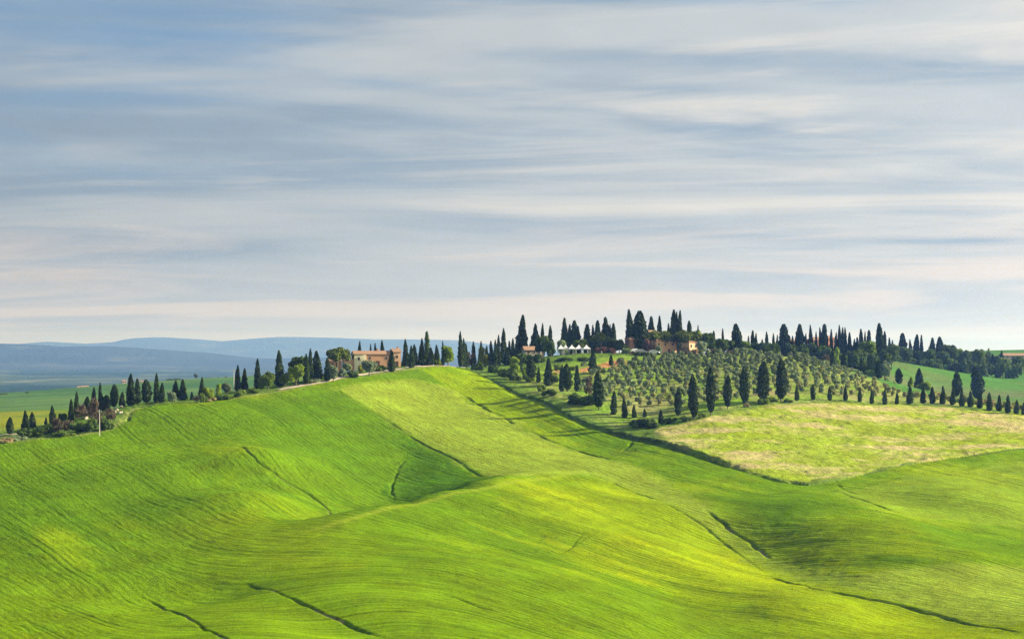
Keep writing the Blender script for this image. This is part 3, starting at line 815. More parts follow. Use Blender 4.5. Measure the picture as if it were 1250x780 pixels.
def broad_mesh(kind, seed):
    """nominal 6 wide; returns crown, trunk, nominal height"""
    rs = np.random.default_rng(seed); ch = []; tb = []
    if kind == 'round':
        H = 6.6; cs = []
        for k in range(15):
            a = rs.uniform(0, 2 * np.pi); zz = rs.uniform(1.7, 5.2); rr = 2.0 * math.sqrt(max(0, 1 - ((zz - 3.3) / 2.6) ** 2)) * rs.uniform(.5, 1)
            cs.append((np.array([rr * math.cos(a), rr * math.sin(a), zz]), rs.uniform(.75, 1.25)))
        cs += [(np.array([0, 0, 3.4]), 1.9)]
        sq, n, sz, trh = .85, 330, .42, 2.2
    elif kind == 'tall':
        H = 9.0; cs = []
        for k in range(17):
            a = rs.uniform(0, 2 * np.pi); zz = rs.uniform(1.5, 7.9); rr = 2.1 * math.sqrt(max(0.02, 1 - ((zz - 3.8) / 4.6) ** 2)) * rs.uniform(.3, 1)
            cs.append((np.array([rr * math.cos(a), rr * math.sin(a), zz]), rs.uniform(.65, 1.1)))
        cs += [(np.array([0, 0, 3.4]), 1.6)]
        sq, n, sz, trh = 1.0, 280, .42, 3.0
    elif kind == 'umbrella':
        H = 5.6; cs = []
        for k in range(19):
            a = rs.uniform(0, 2 * np.pi); q = rs.uniform(0, 1) ** .55; rr = 2.35 * q
            cs.append((np.array([rr * math.cos(a), rr * math.sin(a), 4.5 - 1.0 * q * q + rs.uniform(-.35, .2)]), rs.uniform(.6, .95)))
        sq, n, sz, trh = .85, 300, .34, 3.2
    elif kind == 'olive':
        H = 4.6; cs = []
        for k in range(10):
            a = rs.uniform(0, 2 * np.pi); zz = rs.uniform(1.3, 3.7); rr = rs.uniform(.6, 1.8) * math.sqrt(max(.1, 1 - ((zz - 2.4) / 2.2) ** 2))
            cs.append((np.array([rr * math.cos(a), rr * math.sin(a), zz]), rs.uniform(.7, 1.15)))
        cs += [(np.array([0, 0, 2.6]), 1.3)]
        sq, n, sz, trh = .9, 120, .5, 1.6
    elif kind == 'bush':
        H = 3.0; cs = []
        for k in range(13):
            a = rs.uniform(0, 2 * np.pi); rr = rs.uniform(.2, 2.3)
            cs.append((np.array([rr * math.cos(a), rr * math.sin(a), rs.uniform(.5, 2.1) * (1 - .2 * rr / 2)]), rs.uniform(.6, 1.0)))
        sq, n, sz, trh = .9, 220, .36, .8
    elif kind == 'bare':
        H = 5.0; cs = []
        for k in range(16):
            a = rs.uniform(0, 2 * np.pi); zz = rs.uniform(1.0, 4.3); rr = rs.uniform(.3, 2.2)
            cs.append((np.array([rr * math.cos(a), rr * math.sin(a), zz]), rs.uniform(.5, .9)))
        sq, n, sz, trh = 1.1, 75, .40, 1.2
    for c, r in cs:
        if kind != 'bare':
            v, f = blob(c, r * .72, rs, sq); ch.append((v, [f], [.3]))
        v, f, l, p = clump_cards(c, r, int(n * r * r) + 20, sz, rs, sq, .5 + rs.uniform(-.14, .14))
        ch.append((v, [f], [l]))
    r0 = .22 if kind in ('round', 'tall', 'umbrella') else .16
    tb.append(tube((0, 0, -.6), (0, 0, trh), r0, r0 * .75, rs=rs, bend=.06))
    for c, r in cs[:: (1 if kind in ('umbrella', 'bare') else 2)]:
        tb.append(tube((0, 0, trh * .95), c, r0 * .6, .04, n=5, rs=rs, bend=.12))
        if kind == 'bare':
            for q in range(5):
                d = rs.normal(size=3); d[2] = abs(d[2]); tb.append(tube(c * .7, c + d * .8, .05, .015, n=4, seg=2))
    return leaf_mesh("crown", ch), trunk_mesh(tb), H

def conifer_mesh(seed):
    rs = np.random.default_rng(seed); ch = []; H = 10.0
    for k in range(26):
        z = 1.0 + k * .345; R_ = 1.75 * (1 - k / 27) ** .8
        for a in rs.uniform(0, 2 * np.pi, 7):
            m_ = 26; t = rs.uniform(.1, 1, m_)
            rr = R_ * rs.uniform(.75, 1.1)
            p = np.stack([rr * t * math.cos(a), rr * t * math.sin(a), z - .25 * t * R_ + .12 * t ** 3], -1) + rs.normal(0, .09, (m_, 3))
            v, f = cards(p, .28, rs=rs, aspect=1.3); ch.append((v, [f], [np.clip(rs.normal(.5, .2, m_), 0, 1)]))
    return leaf_mesh("crown", ch), trunk_mesh([tube((0, 0, -.5), (0, 0, 9.8), .2, .03)]), H

_meshes = {}
VARIANTS = 5
def tree_mesh(kind, mat, seed):
    key = (kind, seed % VARIANTS)
    if key not in _meshes:
        s = 1000 + 31 * (seed % VARIANTS) + 7 * len(kind) + ord(kind[0])
        if kind in PROF:
            c, t = cypress_mesh(kind, s); _meshes[key] = (c, t, 2.6, 10.0)
        elif kind == 'conifer':
            c, t, H = conifer_mesh(s); _meshes[key] = (c, t, 3.4, H)
        else:
            c, t, H = broad_mesh(kind, s); _meshes[key] = (c, t, 6.0, H)
    k2 = key + (mat,)
    if k2 not in _meshes:
        c, t, w, H = _meshes[key]
        c2 = c.copy(); c2.materials.append(MAT[mat])
        t2 = t
        if not t2.materials: t2.materials.append(MAT['bark'])
        _meshes[k2] = (c2, t2, w, H)
    return _meshes[k2]

NAMES = dict(flame='cypress_tree', slim='cypress_tree', spindle='cypress_tree', column='cypress_tree', round='broadleaf_tree', tall='broadleaf_tree',
             umbrella='umbrella_pine', olive='olive_tree', bush='bush', bare='bare_shrub', conifer='fir_tree')
CATS = dict(cypress_tree='cypress', broadleaf_tree='tree', umbrella_pine='pine tree', olive_tree='olive tree', bush='bush', bare_shrub='shrub', fir_tree='fir tree')
def plant(kind, mat, x, y, w, h, label, group=None, seed=None, name=None):
    """one tree: an empty at its foot with crown and trunk"""
    seed = random.randrange(1000) if seed is None else seed
    c, t, w0, h0 = tree_mesh(kind, mat, seed)
    z = gz(x, y)
    nm = name or NAMES[kind]
    o = empty(nm, (x, y, z - .05), random.uniform(0, 6.28))
    o.scale = (w / w0, w / w0, h / h0)
    o.rotation_euler[0] = random.gauss(0, .018); o.rotation_euler[1] = random.gauss(0, .018)
    tag(o, label, CATS.get(nm, nm.replace('_', ' ')), group)
    link("crown", c, o); link("trunk", t, o)
    return o

ORD = "first second third fourth fifth sixth seventh eighth ninth tenth eleventh twelfth thirteenth fourteenth fifteenth sixteenth seventeenth eighteenth nineteenth twentieth twenty-first twenty-second twenty-third twenty-fourth twenty-fifth twenty-sixth twenty-seventh twenty-eighth twenty-ninth thirtieth thirty-first thirty-second".split()
def spot(u, vb, y0, y1):
    return ray(u, vb, y0, y1, Zg=1)

def stand(rows, y0, y1, group, Y=None):
    """rows: (kind, material, u, v foot, v top, width px, label[, distance])"""
    for r in rows:
        kind, mat, u, vb, vt, w, label = r[:7]
        yy = r[7] if len(r) > 7 else Y
        if yy is None: x, y = spot(u, vb, y0, y1)
        else: x, y = (u - U0) / F * yy, yy
        z = gz(x, y)
        h = max(1.2, (V0 - vt) / F * y - z)
        plant(kind, mat, x, y, w / F * y * 1.08, h, label, group)

def row(items, y0, y1, group, phrase, mat='cypress', Y=None):
    """a row of like trees counted from the left: (kind, u, v foot, v top, width[, look[, distance]])"""
    items = sorted(items, key=lambda r: r[1]); n = len(items)
    hs = sorted(r[2] - r[3] for r in items)
    for i, r in enumerate(items):
        kind, u, vb, vt, w = r[:5]
        look = r[5] if len(r) > 5 and r[5] else ('tall' if vb - vt >= hs[-max(1, n // 3)] else 'short' if vb - vt <= hs[max(0, n // 3 - 1)] else 'medium-sized')
        which = 'leftmost' if i == 0 else 'rightmost' if i == n - 1 else ORD[i] + ' from left'
        lab = f"{look} cypress, {which} {phrase}"
        stand([(kind, mat, u, vb, vt, w, lab) + ((r[6],) if len(r) > 6 else ())], y0, y1, group, Y)
# ------------------------------------------------------------------ trees of the left ridge
G1 = "cypresses along the left ridge"
row([('spindle', 12, 531, 509, 7), ('flame', 31, 527, 501, 9), ('flame', 39, 522, 503, 9), ('slim', 56, 518, 509, 3), ('flame', 64, 517, 495, 8), ('slim', 87, 515, 487, 6),
     ('slim', 94, 508, 478, 5.5), ('flame', 106, 508, 484, 12, 'broad ragged')], 520, 640, G1, "on the low ridge left of the pale utility pole")
row([('slim', 115, 491, 473, 6), ('slim', 122.5, 498, 467, 5), ('flame', 124, 499, 480, 8, 'squat'), ('column', 130, 497, 482, 9, 'blunt'), ('spindle', 139.5, 496, 469, 9), ('slim', 149, 494, 478, 6, 'thin greyish')],
    540, 660, G1, "on the bank right behind the utility pole")
row([('flame', 160, 495, 456.5, 10.5), ('flame', 168, 492, 462, 9), ('spindle', 178.5, 493, 463, 10), ('slim', 190.5, 491.5, 455.5, 6), ('slim', 197.5, 491.5, 467, 6.5),
     ('flame', 214, 488, 464.5, 9), ('flame', 223, 488, 463, 9.5), ('slim', 234, 488, 478, 3.5, 'tiny'), ('flame', 246, 487, 460.5, 7)],
    560, 660, G1, "where the ridge bends right of the utility pole")
row([('slim', 289.6, 478, 445.5, 6), ('flame', 298, 476, 449.5, 8), ('slim', 314.7, 475, 438, 7), ('flame', 341, 472, 428, 11)], 560, 700, G1, "between the white pole and the farmhouse")
row([('slim', 374.8, 469, 432, 7, 'slim dark'), ('slim', 378.5, 466, 425.5, 6, None), ('flame', 387, 464, 428.5, 13, 'massive broad'), ('slim', 399.6, 465, 436, 7)], 580, 720, G1, "in the group left of the farmhouse pine")
row([('flame', 439, 440, 417, 7), ('flame', 453, 440, 420, 5), ('flame', 459, 440, 419, 6), ('flame', 466.5, 440, 416, 8)], 0, 0, "cypresses behind the farmhouse", "peeping over the long farmhouse roof", Y=704)
stand([('slim', 'cypress', 478, 454, 427.5, 7, "slim dark cypress standing in front of the long farmhouse wall")], 580, 720, G1)
row([('flame', 495, 442, 414, 7.5), ('flame', 502, 449, 422, 7.5), ('flame', 506, 440, 420.5, 8), ('flame', 514.6, 440, 413, 7), ('flame', 526, 446, 424, 8), ('flame', 533, 438, 421, 7), ('flame', 541, 438, 416, 4)],
    600, 730, G1, "between the farmhouse and the lime green tree")
stand([
    ('bush', 'dark', 30, 533, 522, 26, "low dark green bush at the foot of the two leftmost joined cypresses"),
    ('bush', 'mid', 46, 531, 520, 24, "mid green bush on the ridge left of the small brown shrubs"),
    ('round', 'dark', 76, 517, 502, 12, "rounded dark tree between the two slim cypresses and the pointed one"),
    ('bush', 'dark', 59, 529, 516, 18, "dark shrub below the single pointed cypress of the low ridge"),
    ('bare', 'brown', 70, 530, 510, 20, "leafless brown shrub in the thicket below the low ridge"),
    ('bare', 'brown', 82, 526, 512, 18, "leafless brown shrub left of the wide dark thicket"),
    ('bush', 'dark', 97, 527, 512, 26, "wide dark green bush in the thicket left of the utility pole"),
    ('bare', 'brown', 100, 512, 492, 20, "tall leafless brown shrub behind the wide ragged cypress"),
    ('bare', 'brown', 114, 512, 486, 18, "reddish brown leafless tree behind the utility pole"),
    ('bare', 'brown', 120, 518, 502, 24, "wide brown leafless shrub right beside the utility pole"),
    ('bush', 'dark', 112, 527, 510, 20, "dark green bush directly left of the utility pole foot"),
    ('bush', 'dark', 129, 524, 508, 20, "dark green bush directly right of the utility pole foot"),
    ('bare', 'brown', 135, 515, 498, 16, "leafless brown shrub below the pale stones"),
    ('bush', 'tan', 10, 540, 533, 24, "dry tan bush at the left edge of the ridge"),
    ('bush', 'mid', 78, 532, 525, 30, "flat mid green bush at the crop edge left of the utility pole"),
    ('bush', 'olive', 22, 538, 530, 22, "grey green bush at the crop edge below the leftmost cypress"),
    ('round', 'olive_dark', 210.4, 493, 475.5, 14, "round grey dark shrub tree in the ridge row of cypresses"),
    ('round', 'light', 255, 490, 471, 15, "yellow green tree with round crown in the left ridge row"),
    ('bush', 'mid', 248, 491, 477, 12, "mid green bush at the foot of the yellow green round tree"),
    ('bare', 'tan', 240, 491, 482, 12, "dry shrub left of the yellow green round tree"),
    ('tall', 'light', 267, 484, 467, 9, "small airy light green tree left of the round dark shrub"),
    ('round', 'olive_dark', 277, 482, 465.5, 14, "round dark grey shrub tree beside the white pole"),
    ('bush', 'mid', 294, 484, 475, 19, "mid green bush at the foot of the white pole pair of cypresses"),
    ('bush', 'mid', 308, 480, 473, 15, "small bush between the cypress pair and the broad green tree"),
    ('bush', 'dark', 270, 488, 481, 24, "low dark hedge bush below the round dark grey shrub tree"),
    ('bush', 'tan', 256, 490, 484, 20, "dry reddish low bush below the yellow green round tree"),
    ('round', 'mid', 327, 476, 452, 19, "broad olive green tree between two tall cypresses"),
    ('round', 'mid', 318, 477, 460, 9, "dark green shrub tree right at the tall cypress foot"),
    ('round', 'light', 361, 471, 442, 22, "light green round tree in front of the dark domed oak"),
    ('round', 'dark', 364, 466, 430, 24, "dark domed oak behind the light green round tree"),
    ('round', 'mid', 348, 472, 453, 13, "small green tree left of the light green round tree"),
    ('round', 'olive_dark', 407, 466, 444, 13, "grey green tree right under the umbrella pine"),
    ('umbrella', 'pine', 412, 458, 421, 33, "wide umbrella pine with dark flat crown beside the farmhouse"),
    ('round', 'olive', 424, 455, 442, 13, "pale grey olive tree in front of the cream farmhouse wall"),
    ('bush', 'olive_dark', 417, 460, 448, 14, "dark grey bush between the pine and the cream wall"),
    ('round', 'olive_dark', 451, 459, 436.5, 19, "large round olive tree hiding the middle of the farmhouse wall"),
    ('bush', 'mid', 464, 453, 444, 13, "green bush in front of the brick farmhouse wall"),
    ('bush', 'yellow', 440, 455, 444, 8, "small yellow green bush below the farmhouse window"),
    ('bush', 'dark', 430, 460, 451, 18, "dark hedge bush below the cream farmhouse wall"),
    ('bush', 'dark', 468, 452, 447, 17, "dark hedge bush right of the big round olive tree"),
    ('bush', 'dark', 497, 447, 440.5, 22, "dark hedge bush right of the farmhouse"),
    ('bush', 'dark', 514, 444, 438, 22, "dark hedge bush below the fir tree"),
    ('conifer', 'dark', 522, 443, 404, 12, "tall spiky fir tree rising above the cypresses"),
    ('round', 'lime', 547, 444, 419.5, 19, "bright lime green round tree on the ridge"),
    ('bush', 'light', 534, 444, 434, 14, "light green shrub between the fir and the lime tree"),
    ('bush', 'olive', 386, 467, 461, 22, "low grey bush beside the road under the massive cypress"),
], 510, 735, "shrubs and trees of the left ridge")

# ------------------------------------------------------------------ the corner where ridge and villa hill meet
G2 = "cypresses where the ridge meets the villa hill"
row([('slim', 562.5, 442, 404.5, 5.5), ('slim', 566, 440, 413, 5), ('slim', 569.5, 438, 419, 5), ('flame', 578, 438, 417, 6.5), ('flame', 587, 438, 416.5, 6), ('flame', 594, 438, 422, 6),
     ('slim', 599.7, 450, 416, 5.5), ('slim', 605, 450, 415, 5), ('slim', 608.3, 448, 409, 5), ('flame', 614, 440, 401, 8, 'tallest pointed'), ('flame', 619, 446, 424, 9), ('slim', 622.3, 440, 416, 4.5), ('slim', 626, 440, 413, 4.5)],
    640, 745, G2, "in the cluster right of the lime green tree")
row([('flame', 636.5, 432, 385, 14.5, 'towering broad'), ('flame', 643, 432, 416, 4.5), ('flame', 653, 432, 395.5, 12), ('slim', 662, 432, 395, 5), ('slim', 672, 432, 397.5, 6.5)],
    0, 0, G2, "behind the low red roof left of the white tents", Y=768)
row([('slim', 634.7, 454, 436, 5.5), ('spindle', 648.5, 465, 437, 10), ('slim', 657, 467, 448, 4.5), ('slim', 669.6, 471, 437, 9), ('slim', 685.4, 478, 445, 5.5), ('spindle', 693, 478, 444, 10), ('slim', 705, 478, 446, 6.5),
     ('flame', 723.6, 456, 426, 10), ('spindle', 731, 500, 454, 11), ('slim', 746, 446, 433, 4.5)], 560, 745, "cypresses on the slope below the tents", "on the slope below the white tents")
stand([
    ('tall', 'yellow', 588, 450, 422, 14, "yellow green young tree among the ridge corner cypresses"),
    ('tall', 'light', 629, 460, 434, 16, "light green spreading tree below the small red roof"),
    ('tall', 'light', 641, 462, 445, 12, "smaller light green tree beside the spreading light green one"),
    ('bare', 'brown', 573, 444, 429, 14, "leafless brown shrub left of the yellow green young tree"),
    ('bush', 'dark', 583, 452, 440, 16, "dark bush under the yellow green young tree"),
    ('bush', 'dark', 600, 455, 444, 18, "dark bush under the three close slim cypresses"),
    ('bush', 'mid', 616, 460, 446, 17, "green bush left of the light green spreading tree"),
    ('bush', 'dark', 626, 464, 452, 22, "dark bush under the light green spreading tree"),
    ('bush', 'mid', 645, 466, 456, 16, "green bush at the foot of the trunked slope cypress"),
    ('bush', 'dark', 640, 443, 428, 26, "ivy dark bush on the bank left under the small red roof"),
    ('bush', 'dark', 656, 443, 428, 24, "ivy dark bush on the bank right under the small red roof"),
    ('round', 'dark', 662, 436, 405, 20, "dark rounded oak between cypresses left of the tents"),
    ('round', 'dark', 673, 436, 413, 12, "dark leafy tree just left of the first tent"),
    ('round', 'olive', 687, 430, 411.5, 13, "olive brown rounded tree behind the left tents", 762),
    ('round', 'lime', 709, 430, 412.5, 23, "yellow green rounded tree behind the right tents", 750),
    ('umbrella', 'pine', 733, 433, 405, 26, "umbrella pine right of the white tents", 752),
    ('round', 'dark', 748, 433, 411, 15, "dark round tree right of the umbrella pine by the tents", 755),
    ('round', 'dark', 756, 434, 413, 16, "dark green round tree left of the villa tower", 752),
    ('round', 'dark', 764, 434, 420, 11, "dark green tree touching the villa tower wall", 748),
    ('bush', 'dark', 676, 468, 458, 18, "dark bush right of the thick slope cypress"),
    ('bush', 'dark', 672, 484, 474, 22, "low dark bush at the ditch left of three slope cypresses"),
    ('bush', 'dark', 706, 493, 478, 30, "wide dark bramble under the three slope cypresses"),
    ('bush', 'dark', 722, 495, 480, 26, "wide dark bramble beside the trunked lower cypress"),
    ('bare', 'brown', 718, 486, 458, 12, "leafless brown tree left of the trunked lower cypress"),
    ('bush', 'mid', 690, 470, 460, 14, "round green shrub behind the first three slope cypresses"),
    ('bush', 'mid', 742, 468, 457, 14, "green bush right of the trunked lower cypress"),
    ('bush', 'dark', 780, 522, 508, 26, "dark bramble bush at the corner of the ditch"),
    ('bush', 'dark', 796, 522, 509, 22, "dark bramble bush next to the corner of the ditch"),
    ('bush', 'dark', 818, 517, 507, 18, "dark bush left of the first tall meadow cypress"),
    ('bush', 'mid', 836, 514, 506, 17, "green bush between the first two tall meadow cypresses"),
    ('bush', 'mid', 856, 510, 503, 12, "low green bush between the second and third tall meadow cypress"),
    ('bush', 'mid', 930, 493, 485, 20, "green bush at the foot of the two fattest meadow cypresses"),
    ('bush', 'light', 944, 490, 483, 14, "light green shrub between the two fattest meadow cypresses"),
    ('bush', 'mid', 962, 491, 486, 12, "flat green shrub right of the last fat meadow cypress"),
    ('bush', 'tan', 911, 497, 490, 9, "pale dry shrub under the fifth tall meadow cypress"),
], 470, 745, "shrubs and small trees of the villa slope")
for i, (u, vb, vt, w) in enumerate([(730, 433, 424, 10), (738, 433, 423, 11), (747, 433, 424, 11)]):
    stand([('bare', 'pink', u, vb, vt, w, ("leftmost", "middle", "rightmost")[i] + " reddish leafless shrub under the umbrella pine by the tents")], 0, 0, "reddish shrubs by the tents", Y=742)

# ------------------------------------------------------------------ the big row above the dry meadow
G3 = "large cypresses above the dry meadow"
row([('spindle', 828, 509, 473, 7.3), ('spindle', 847.5, 513, 457, 9.5), ('spindle', 867.8, 507, 448, 9.0), ('spindle', 888.3, 499, 458.5, 8.2), ('spindle', 909, 495, 447, 9.5), ('spindle', 931.4, 492, 441.5, 12.5, 'fat'), ('spindle', 953.3, 490, 438.5, 11.6, 'tall fat')],
    520, 640, G3, "of the seven large ones above the dry meadow")
row([('slim', 749.2, 506, 477, 6.5), ('slim', 762.4, 510, 486, 6), ('slim', 774, 510, 494, 4.5), ('slim', 787, 509, 498.5, 3.8), ('slim', 806.7, 517, 500, 5.5)], 500, 640, "small cypresses at the field corner", "of the small ones at the ditch corner")
row([('slim', 972.6, 489, 470, 4.6), ('slim', 992.5, 488, 468.5, 5), ('slim', 1012.8, 489, 471.5, 4.4), ('slim', 1032.3, 489, 471, 4.6), ('slim', 1049.3, 490.5, 473, 4.4), ('slim', 1064.4, 493, 475.5, 4.2), ('slim', 1080, 494, 475, 4.8),
     ('slim', 1095, 493.5, 478.7, 4), ('slim', 1110.5, 493, 471, 6.5), ('slim', 1126.7, 492, 473, 5.4), ('slim', 1138, 493, 472, 6.2), ('slim', 1150.7, 493.5, 471, 5.4), ('slim', 1163, 494, 472.5, 5.4), ('slim', 1174, 496, 474, 5.2),
     ('slim', 1184.6, 497, 477, 5.4), ('slim', 1196, 498.5, 479, 5.6), ('slim', 1208, 501.5, 479, 6), ('slim', 1219.7, 502, 482, 5.4), ('slim', 1230.4, 504, 482, 5.6), ('slim', 1240.8, 505, 488, 5), ('slim', 1249.6, 506, 491, 4.5)],
    540, 655, "young cypresses along the meadow edge", "of the young row on the far meadow edge")

# ------------------------------------------------------------------ hilltop around the villa
G4 = "cypresses on the villa hilltop"
row([('flame', 689.5, 432, 388.5, 11), ('flame', 695.5, 432, 396, 8), ('column', 700.5, 432, 391.5, 9), ('column', 704.5, 432, 398, 7)], 0, 0, G4, "in the dense group above the tents", Y=785)
row([('column', 716.5, 432, 396, 8.5), ('slim', 723, 432, 396.5, 4.5), ('column', 729, 432, 391.5, 7.5), ('column', 739, 432, 387.5, 9), ('flame', 745, 432, 396, 5), ('column', 748.5, 432, 395, 6.5)], 0, 0, G4, "between the tents and the villa tower", Y=785)
row([('flame', 769, 432, 378, 12), ('column', 781.5, 434, 380, 16, 'huge blunt', 752), ('column', 794, 432, 386.5, 7.5), ('flame', 804.5, 432, 386, 8.5), ('flame', 816.5, 432, 395, 6.5), ('column', 821.5, 432, 378.5, 7), ('flame', 825, 432, 381, 7), ('flame', 829.5, 432, 379.5, 9),
     ('column', 842, 432, 392, 7.5), ('flame', 852, 432, 397, 4.5)], 0, 0, G4, "rising behind the orange villa", Y=790)
row([('flame', 871, 434, 404, 7), ('slim', 882.5, 432, 401, 4), ('column', 899.7, 434, 395.5, 11, 'massive blunt'), ('slim', 914, 432, 410, 3.5), ('column', 918.5, 432, 403.5, 5), ('flame', 922.8, 432, 406.5, 5), ('slim', 930, 432, 414, 4), ('flame', 936, 432, 405, 6), ('slim', 945, 432, 407, 4), ('flame', 948.5, 432, 409, 5)],
    0, 0, G4, "right of the villa above the olive grove", Y=778)
stand([
    ('umbrella', 'pine', 798, 434, 401, 25, "broad pine crown left above the orange villa wall", 757),
    ('umbrella', 'pine', 812, 434, 403, 24, "broad pine crown over the middle of the orange villa", 758),
    ('umbrella', 'pine', 832, 434, 400.5, 28, "widest pine crown over the right half of the villa", 757),
    ('umbrella', 'pine', 850, 434, 402, 26, "rightmost broad pine crown over the small orange wall", 758),
    ('round', 'dark', 836, 434, 414, 14, "dark tree filling the gap between the two orange walls", 768),
    ('bare', 'pink', 789, 434, 414, 13, "mauve leafless tree left of the orange villa wall", 750),
    ('bare', 'brown', 797, 434, 417, 14, "brown leafless tree at the left end of the orange villa wall", 750),
    ('bush', 'olive_dark', 803, 434, 420, 11, "grey shrub against the left end of the orange villa wall", 748),
    ('bare', 'brown', 835, 436, 423, 18, "brown shrub under the widest pine", 748),
    ('bare', 'brown', 846, 437, 426, 16, "brown shrub below the small orange wall", 746),
    ('round', 'dark', 863, 437, 404, 20, "dark round tree right of the villa", 757),
    ('round', 'olive_dark', 857, 437, 415, 14, "grey green tree beside the small orange wall", 750),
    ('round', 'dark', 879, 436, 410, 20, "dark round tree left of the massive blunt cypress", 760),
    ('round', 'dark', 890, 434, 411, 16, "dark tree touching the left side of the massive blunt cypress", 765),
    ('bare', 'brown', 872, 440, 425, 26, "wide leafless brown thicket above the olive grove", 745),
    ('bare', 'brown', 892, 438, 427, 24, "leafless brown thicket below the massive blunt cypress", 745),
    ('round', 'olive_dark', 907, 440, 423, 14, "grey round tree right of the massive blunt cypress foot", 738),
    ('round', 'olive_dark', 920, 439, 427, 13, "smaller grey round tree on the grove brow", 736),
    ('round', 'mid', 912, 434, 413, 15, "green round tree right of the massive blunt cypress", 764),
    ('round', 'dark', 926, 434, 415, 20, "dark domed tree on the brow right of the villa", 762),
    ('round', 'dark', 942, 434, 417, 20, "large dark domed tree farthest right on the grove brow", 756),
    ('round', 'dark', 933, 436, 420, 14, "dark tree between the two domed trees of the brow", 748),
    ('bush', 'light', 916, 438, 424, 12, "yellowish shrub between the two grey round trees", 742),
    ('round', 'olive', 765, 440, 424, 13, "pale olive tree below the villa tower", 738),
    ('bush', 'dark', 779, 436, 431, 17, "dark clipped hedge left below the villa", 740),
    ('bush', 'dark', 792, 436, 431, 17, "dark clipped hedge right below the villa", 740),
    ('round', 'olive', 812, 447, 432, 14, "big olive tree leftmost of the row under the villa wall", 722),
    ('round', 'olive_dark', 820, 446, 431, 13, "big grey olive tree under the villa wall window", 724),
    ('round', 'olive_dark', 829, 446, 432, 13, "big grey olive tree under the right end of the villa wall", 724),
    ('round', 'olive', 839, 446, 434, 12, "big olive tree below the gap between orange walls", 722),
    ('round', 'olive_dark', 851, 445, 434, 12, "big grey olive tree below the small orange wall", 722),
], 600, 800, "trees around the villa")

# ------------------------------------------------------------------ the wood on the right
G5 = "cypresses of the right-hand wood"
row([('column', 956.6, 436, 396, 13, 'massive'), ('flame', 961, 436, 415, 6), ('slim', 967.5, 436, 410, 4.5), ('column', 976, 436, 396, 10), ('flame', 972, 438, 417, 9), ('flame', 983, 436, 407, 5), ('flame', 990, 436, 397, 6.5), ('flame', 996.5, 436, 405, 5), ('slim', 1002, 436, 400, 4.5),
     ('column', 1006.5, 438, 396, 8), ('slim', 1015, 436, 402, 4.5), ('slim', 1020, 436, 406, 4.5), ('slim', 1024, 445, 397, 5), ('slim', 1028.5, 445, 400, 5.5), ('slim', 1031.8, 445, 400, 5), ('flame', 1037.5, 445, 406, 8), ('flame', 1033, 448, 414, 7),
     ('flame', 1042, 447, 414, 7), ('flame', 1046.5, 448, 412, 8), ('column', 1051.5, 446, 402, 6), ('flame', 1056, 446, 405, 5), ('column', 1061, 446, 403.5, 6.5), ('column', 1073.5, 450, 395.5, 10.5, 'tallest'), ('flame', 1079, 450, 405, 10)],
    0, 0, G5, "in the dense wood around the red villa", 'cypress_far', Y=905)
row([('slim', 1016, 452, 425, 4.5), ('slim', 1030.5, 454, 428, 6), ('flame', 1051, 461, 437, 7), ('spindle', 1073, 467, 440, 8.5), ('spindle', 1097.4, 475, 449.7, 7.5), ('flame', 1121.8, 470, 449.5, 11), ('spindle', 1167.8, 486, 453.5, 9), ('spindle', 1193.3, 489, 450, 13, 'fat')],
    700, 880, "cypresses in the dip below the wood", "standing free below the right-hand wood", 'cypress_far')
row([('slim', 1085, 440, 412, 4), ('slim', 1089.5, 440, 415, 3.5), ('column', 1101.5, 440, 407, 9), ('flame', 1111.5, 440, 414.5, 6), ('column', 1118.5, 440, 408.5, 6.5), ('flame', 1124.5, 440, 409, 6), ('column', 1137.5, 440, 412.5, 7), ('column', 1147.5, 440, 411.5, 9),
     ('slim', 1212, 448, 432, 5), ('flame', 1222.5, 449, 428, 6.5)], 0, 0, "cypresses above the far tree belt", "rising from the far tree belt", 'cypress_far', Y=1130)
belt = []
words = ['left end', 'second', 'third', 'fourth', 'fifth', 'sixth', 'seventh', 'eighth', 'ninth', 'tenth', 'eleventh', 'twelfth', 'thirteenth', 'fourteenth', 'fifteenth', 'sixteenth', 'seventeenth', 'eighteenth', 'right end']
bu = [(1086, 418, 22), (1096, 420, 22), (1105, 422, 22), (1114, 424, 22), (1123, 425, 22), (1131, 424, 22), (1140, 426, 22), (1149, 425, 22), (1160, 416.5, 24), (1169, 422, 17), (1178, 425, 17), (1187, 427, 22), (1194, 424, 19), (1203, 426, 15), (1214, 431, 17), (1225, 433, 22), (1234, 434, 22), (1243, 433, 17), (1253, 434, 18)]
for i, (u, vt, w) in enumerate(bu):
    stand([('round', 'dark' if i % 3 else 'mid', u, 445, vt, w, (words[i] + (" round tree from the left" if 0 < i < 18 else " round tree") + " of the far belt above the green field"), 1120 + (i * 37) % 23)], 0, 0, "round trees of the far belt")
bu2 = [(1090, 1092), (1108, 1098), (1126, 1094), (1145, 1090), (1163, 1096), (1181, 1092), (1200, 1090), (1219, 1094), (1238, 1090)]
for i, (u, yy) in enumerate(bu2):
    stand([('bush', 'dark', u, 448, 434 + .03 * (u - 1090), 24, (("leftmost", "second", "third", "fourth", "fifth", "sixth", "seventh", "eighth", "rightmost")[i] + " low bush from the left under the far belt trees"), yy)], 0, 0, "low bushes under the far belt")
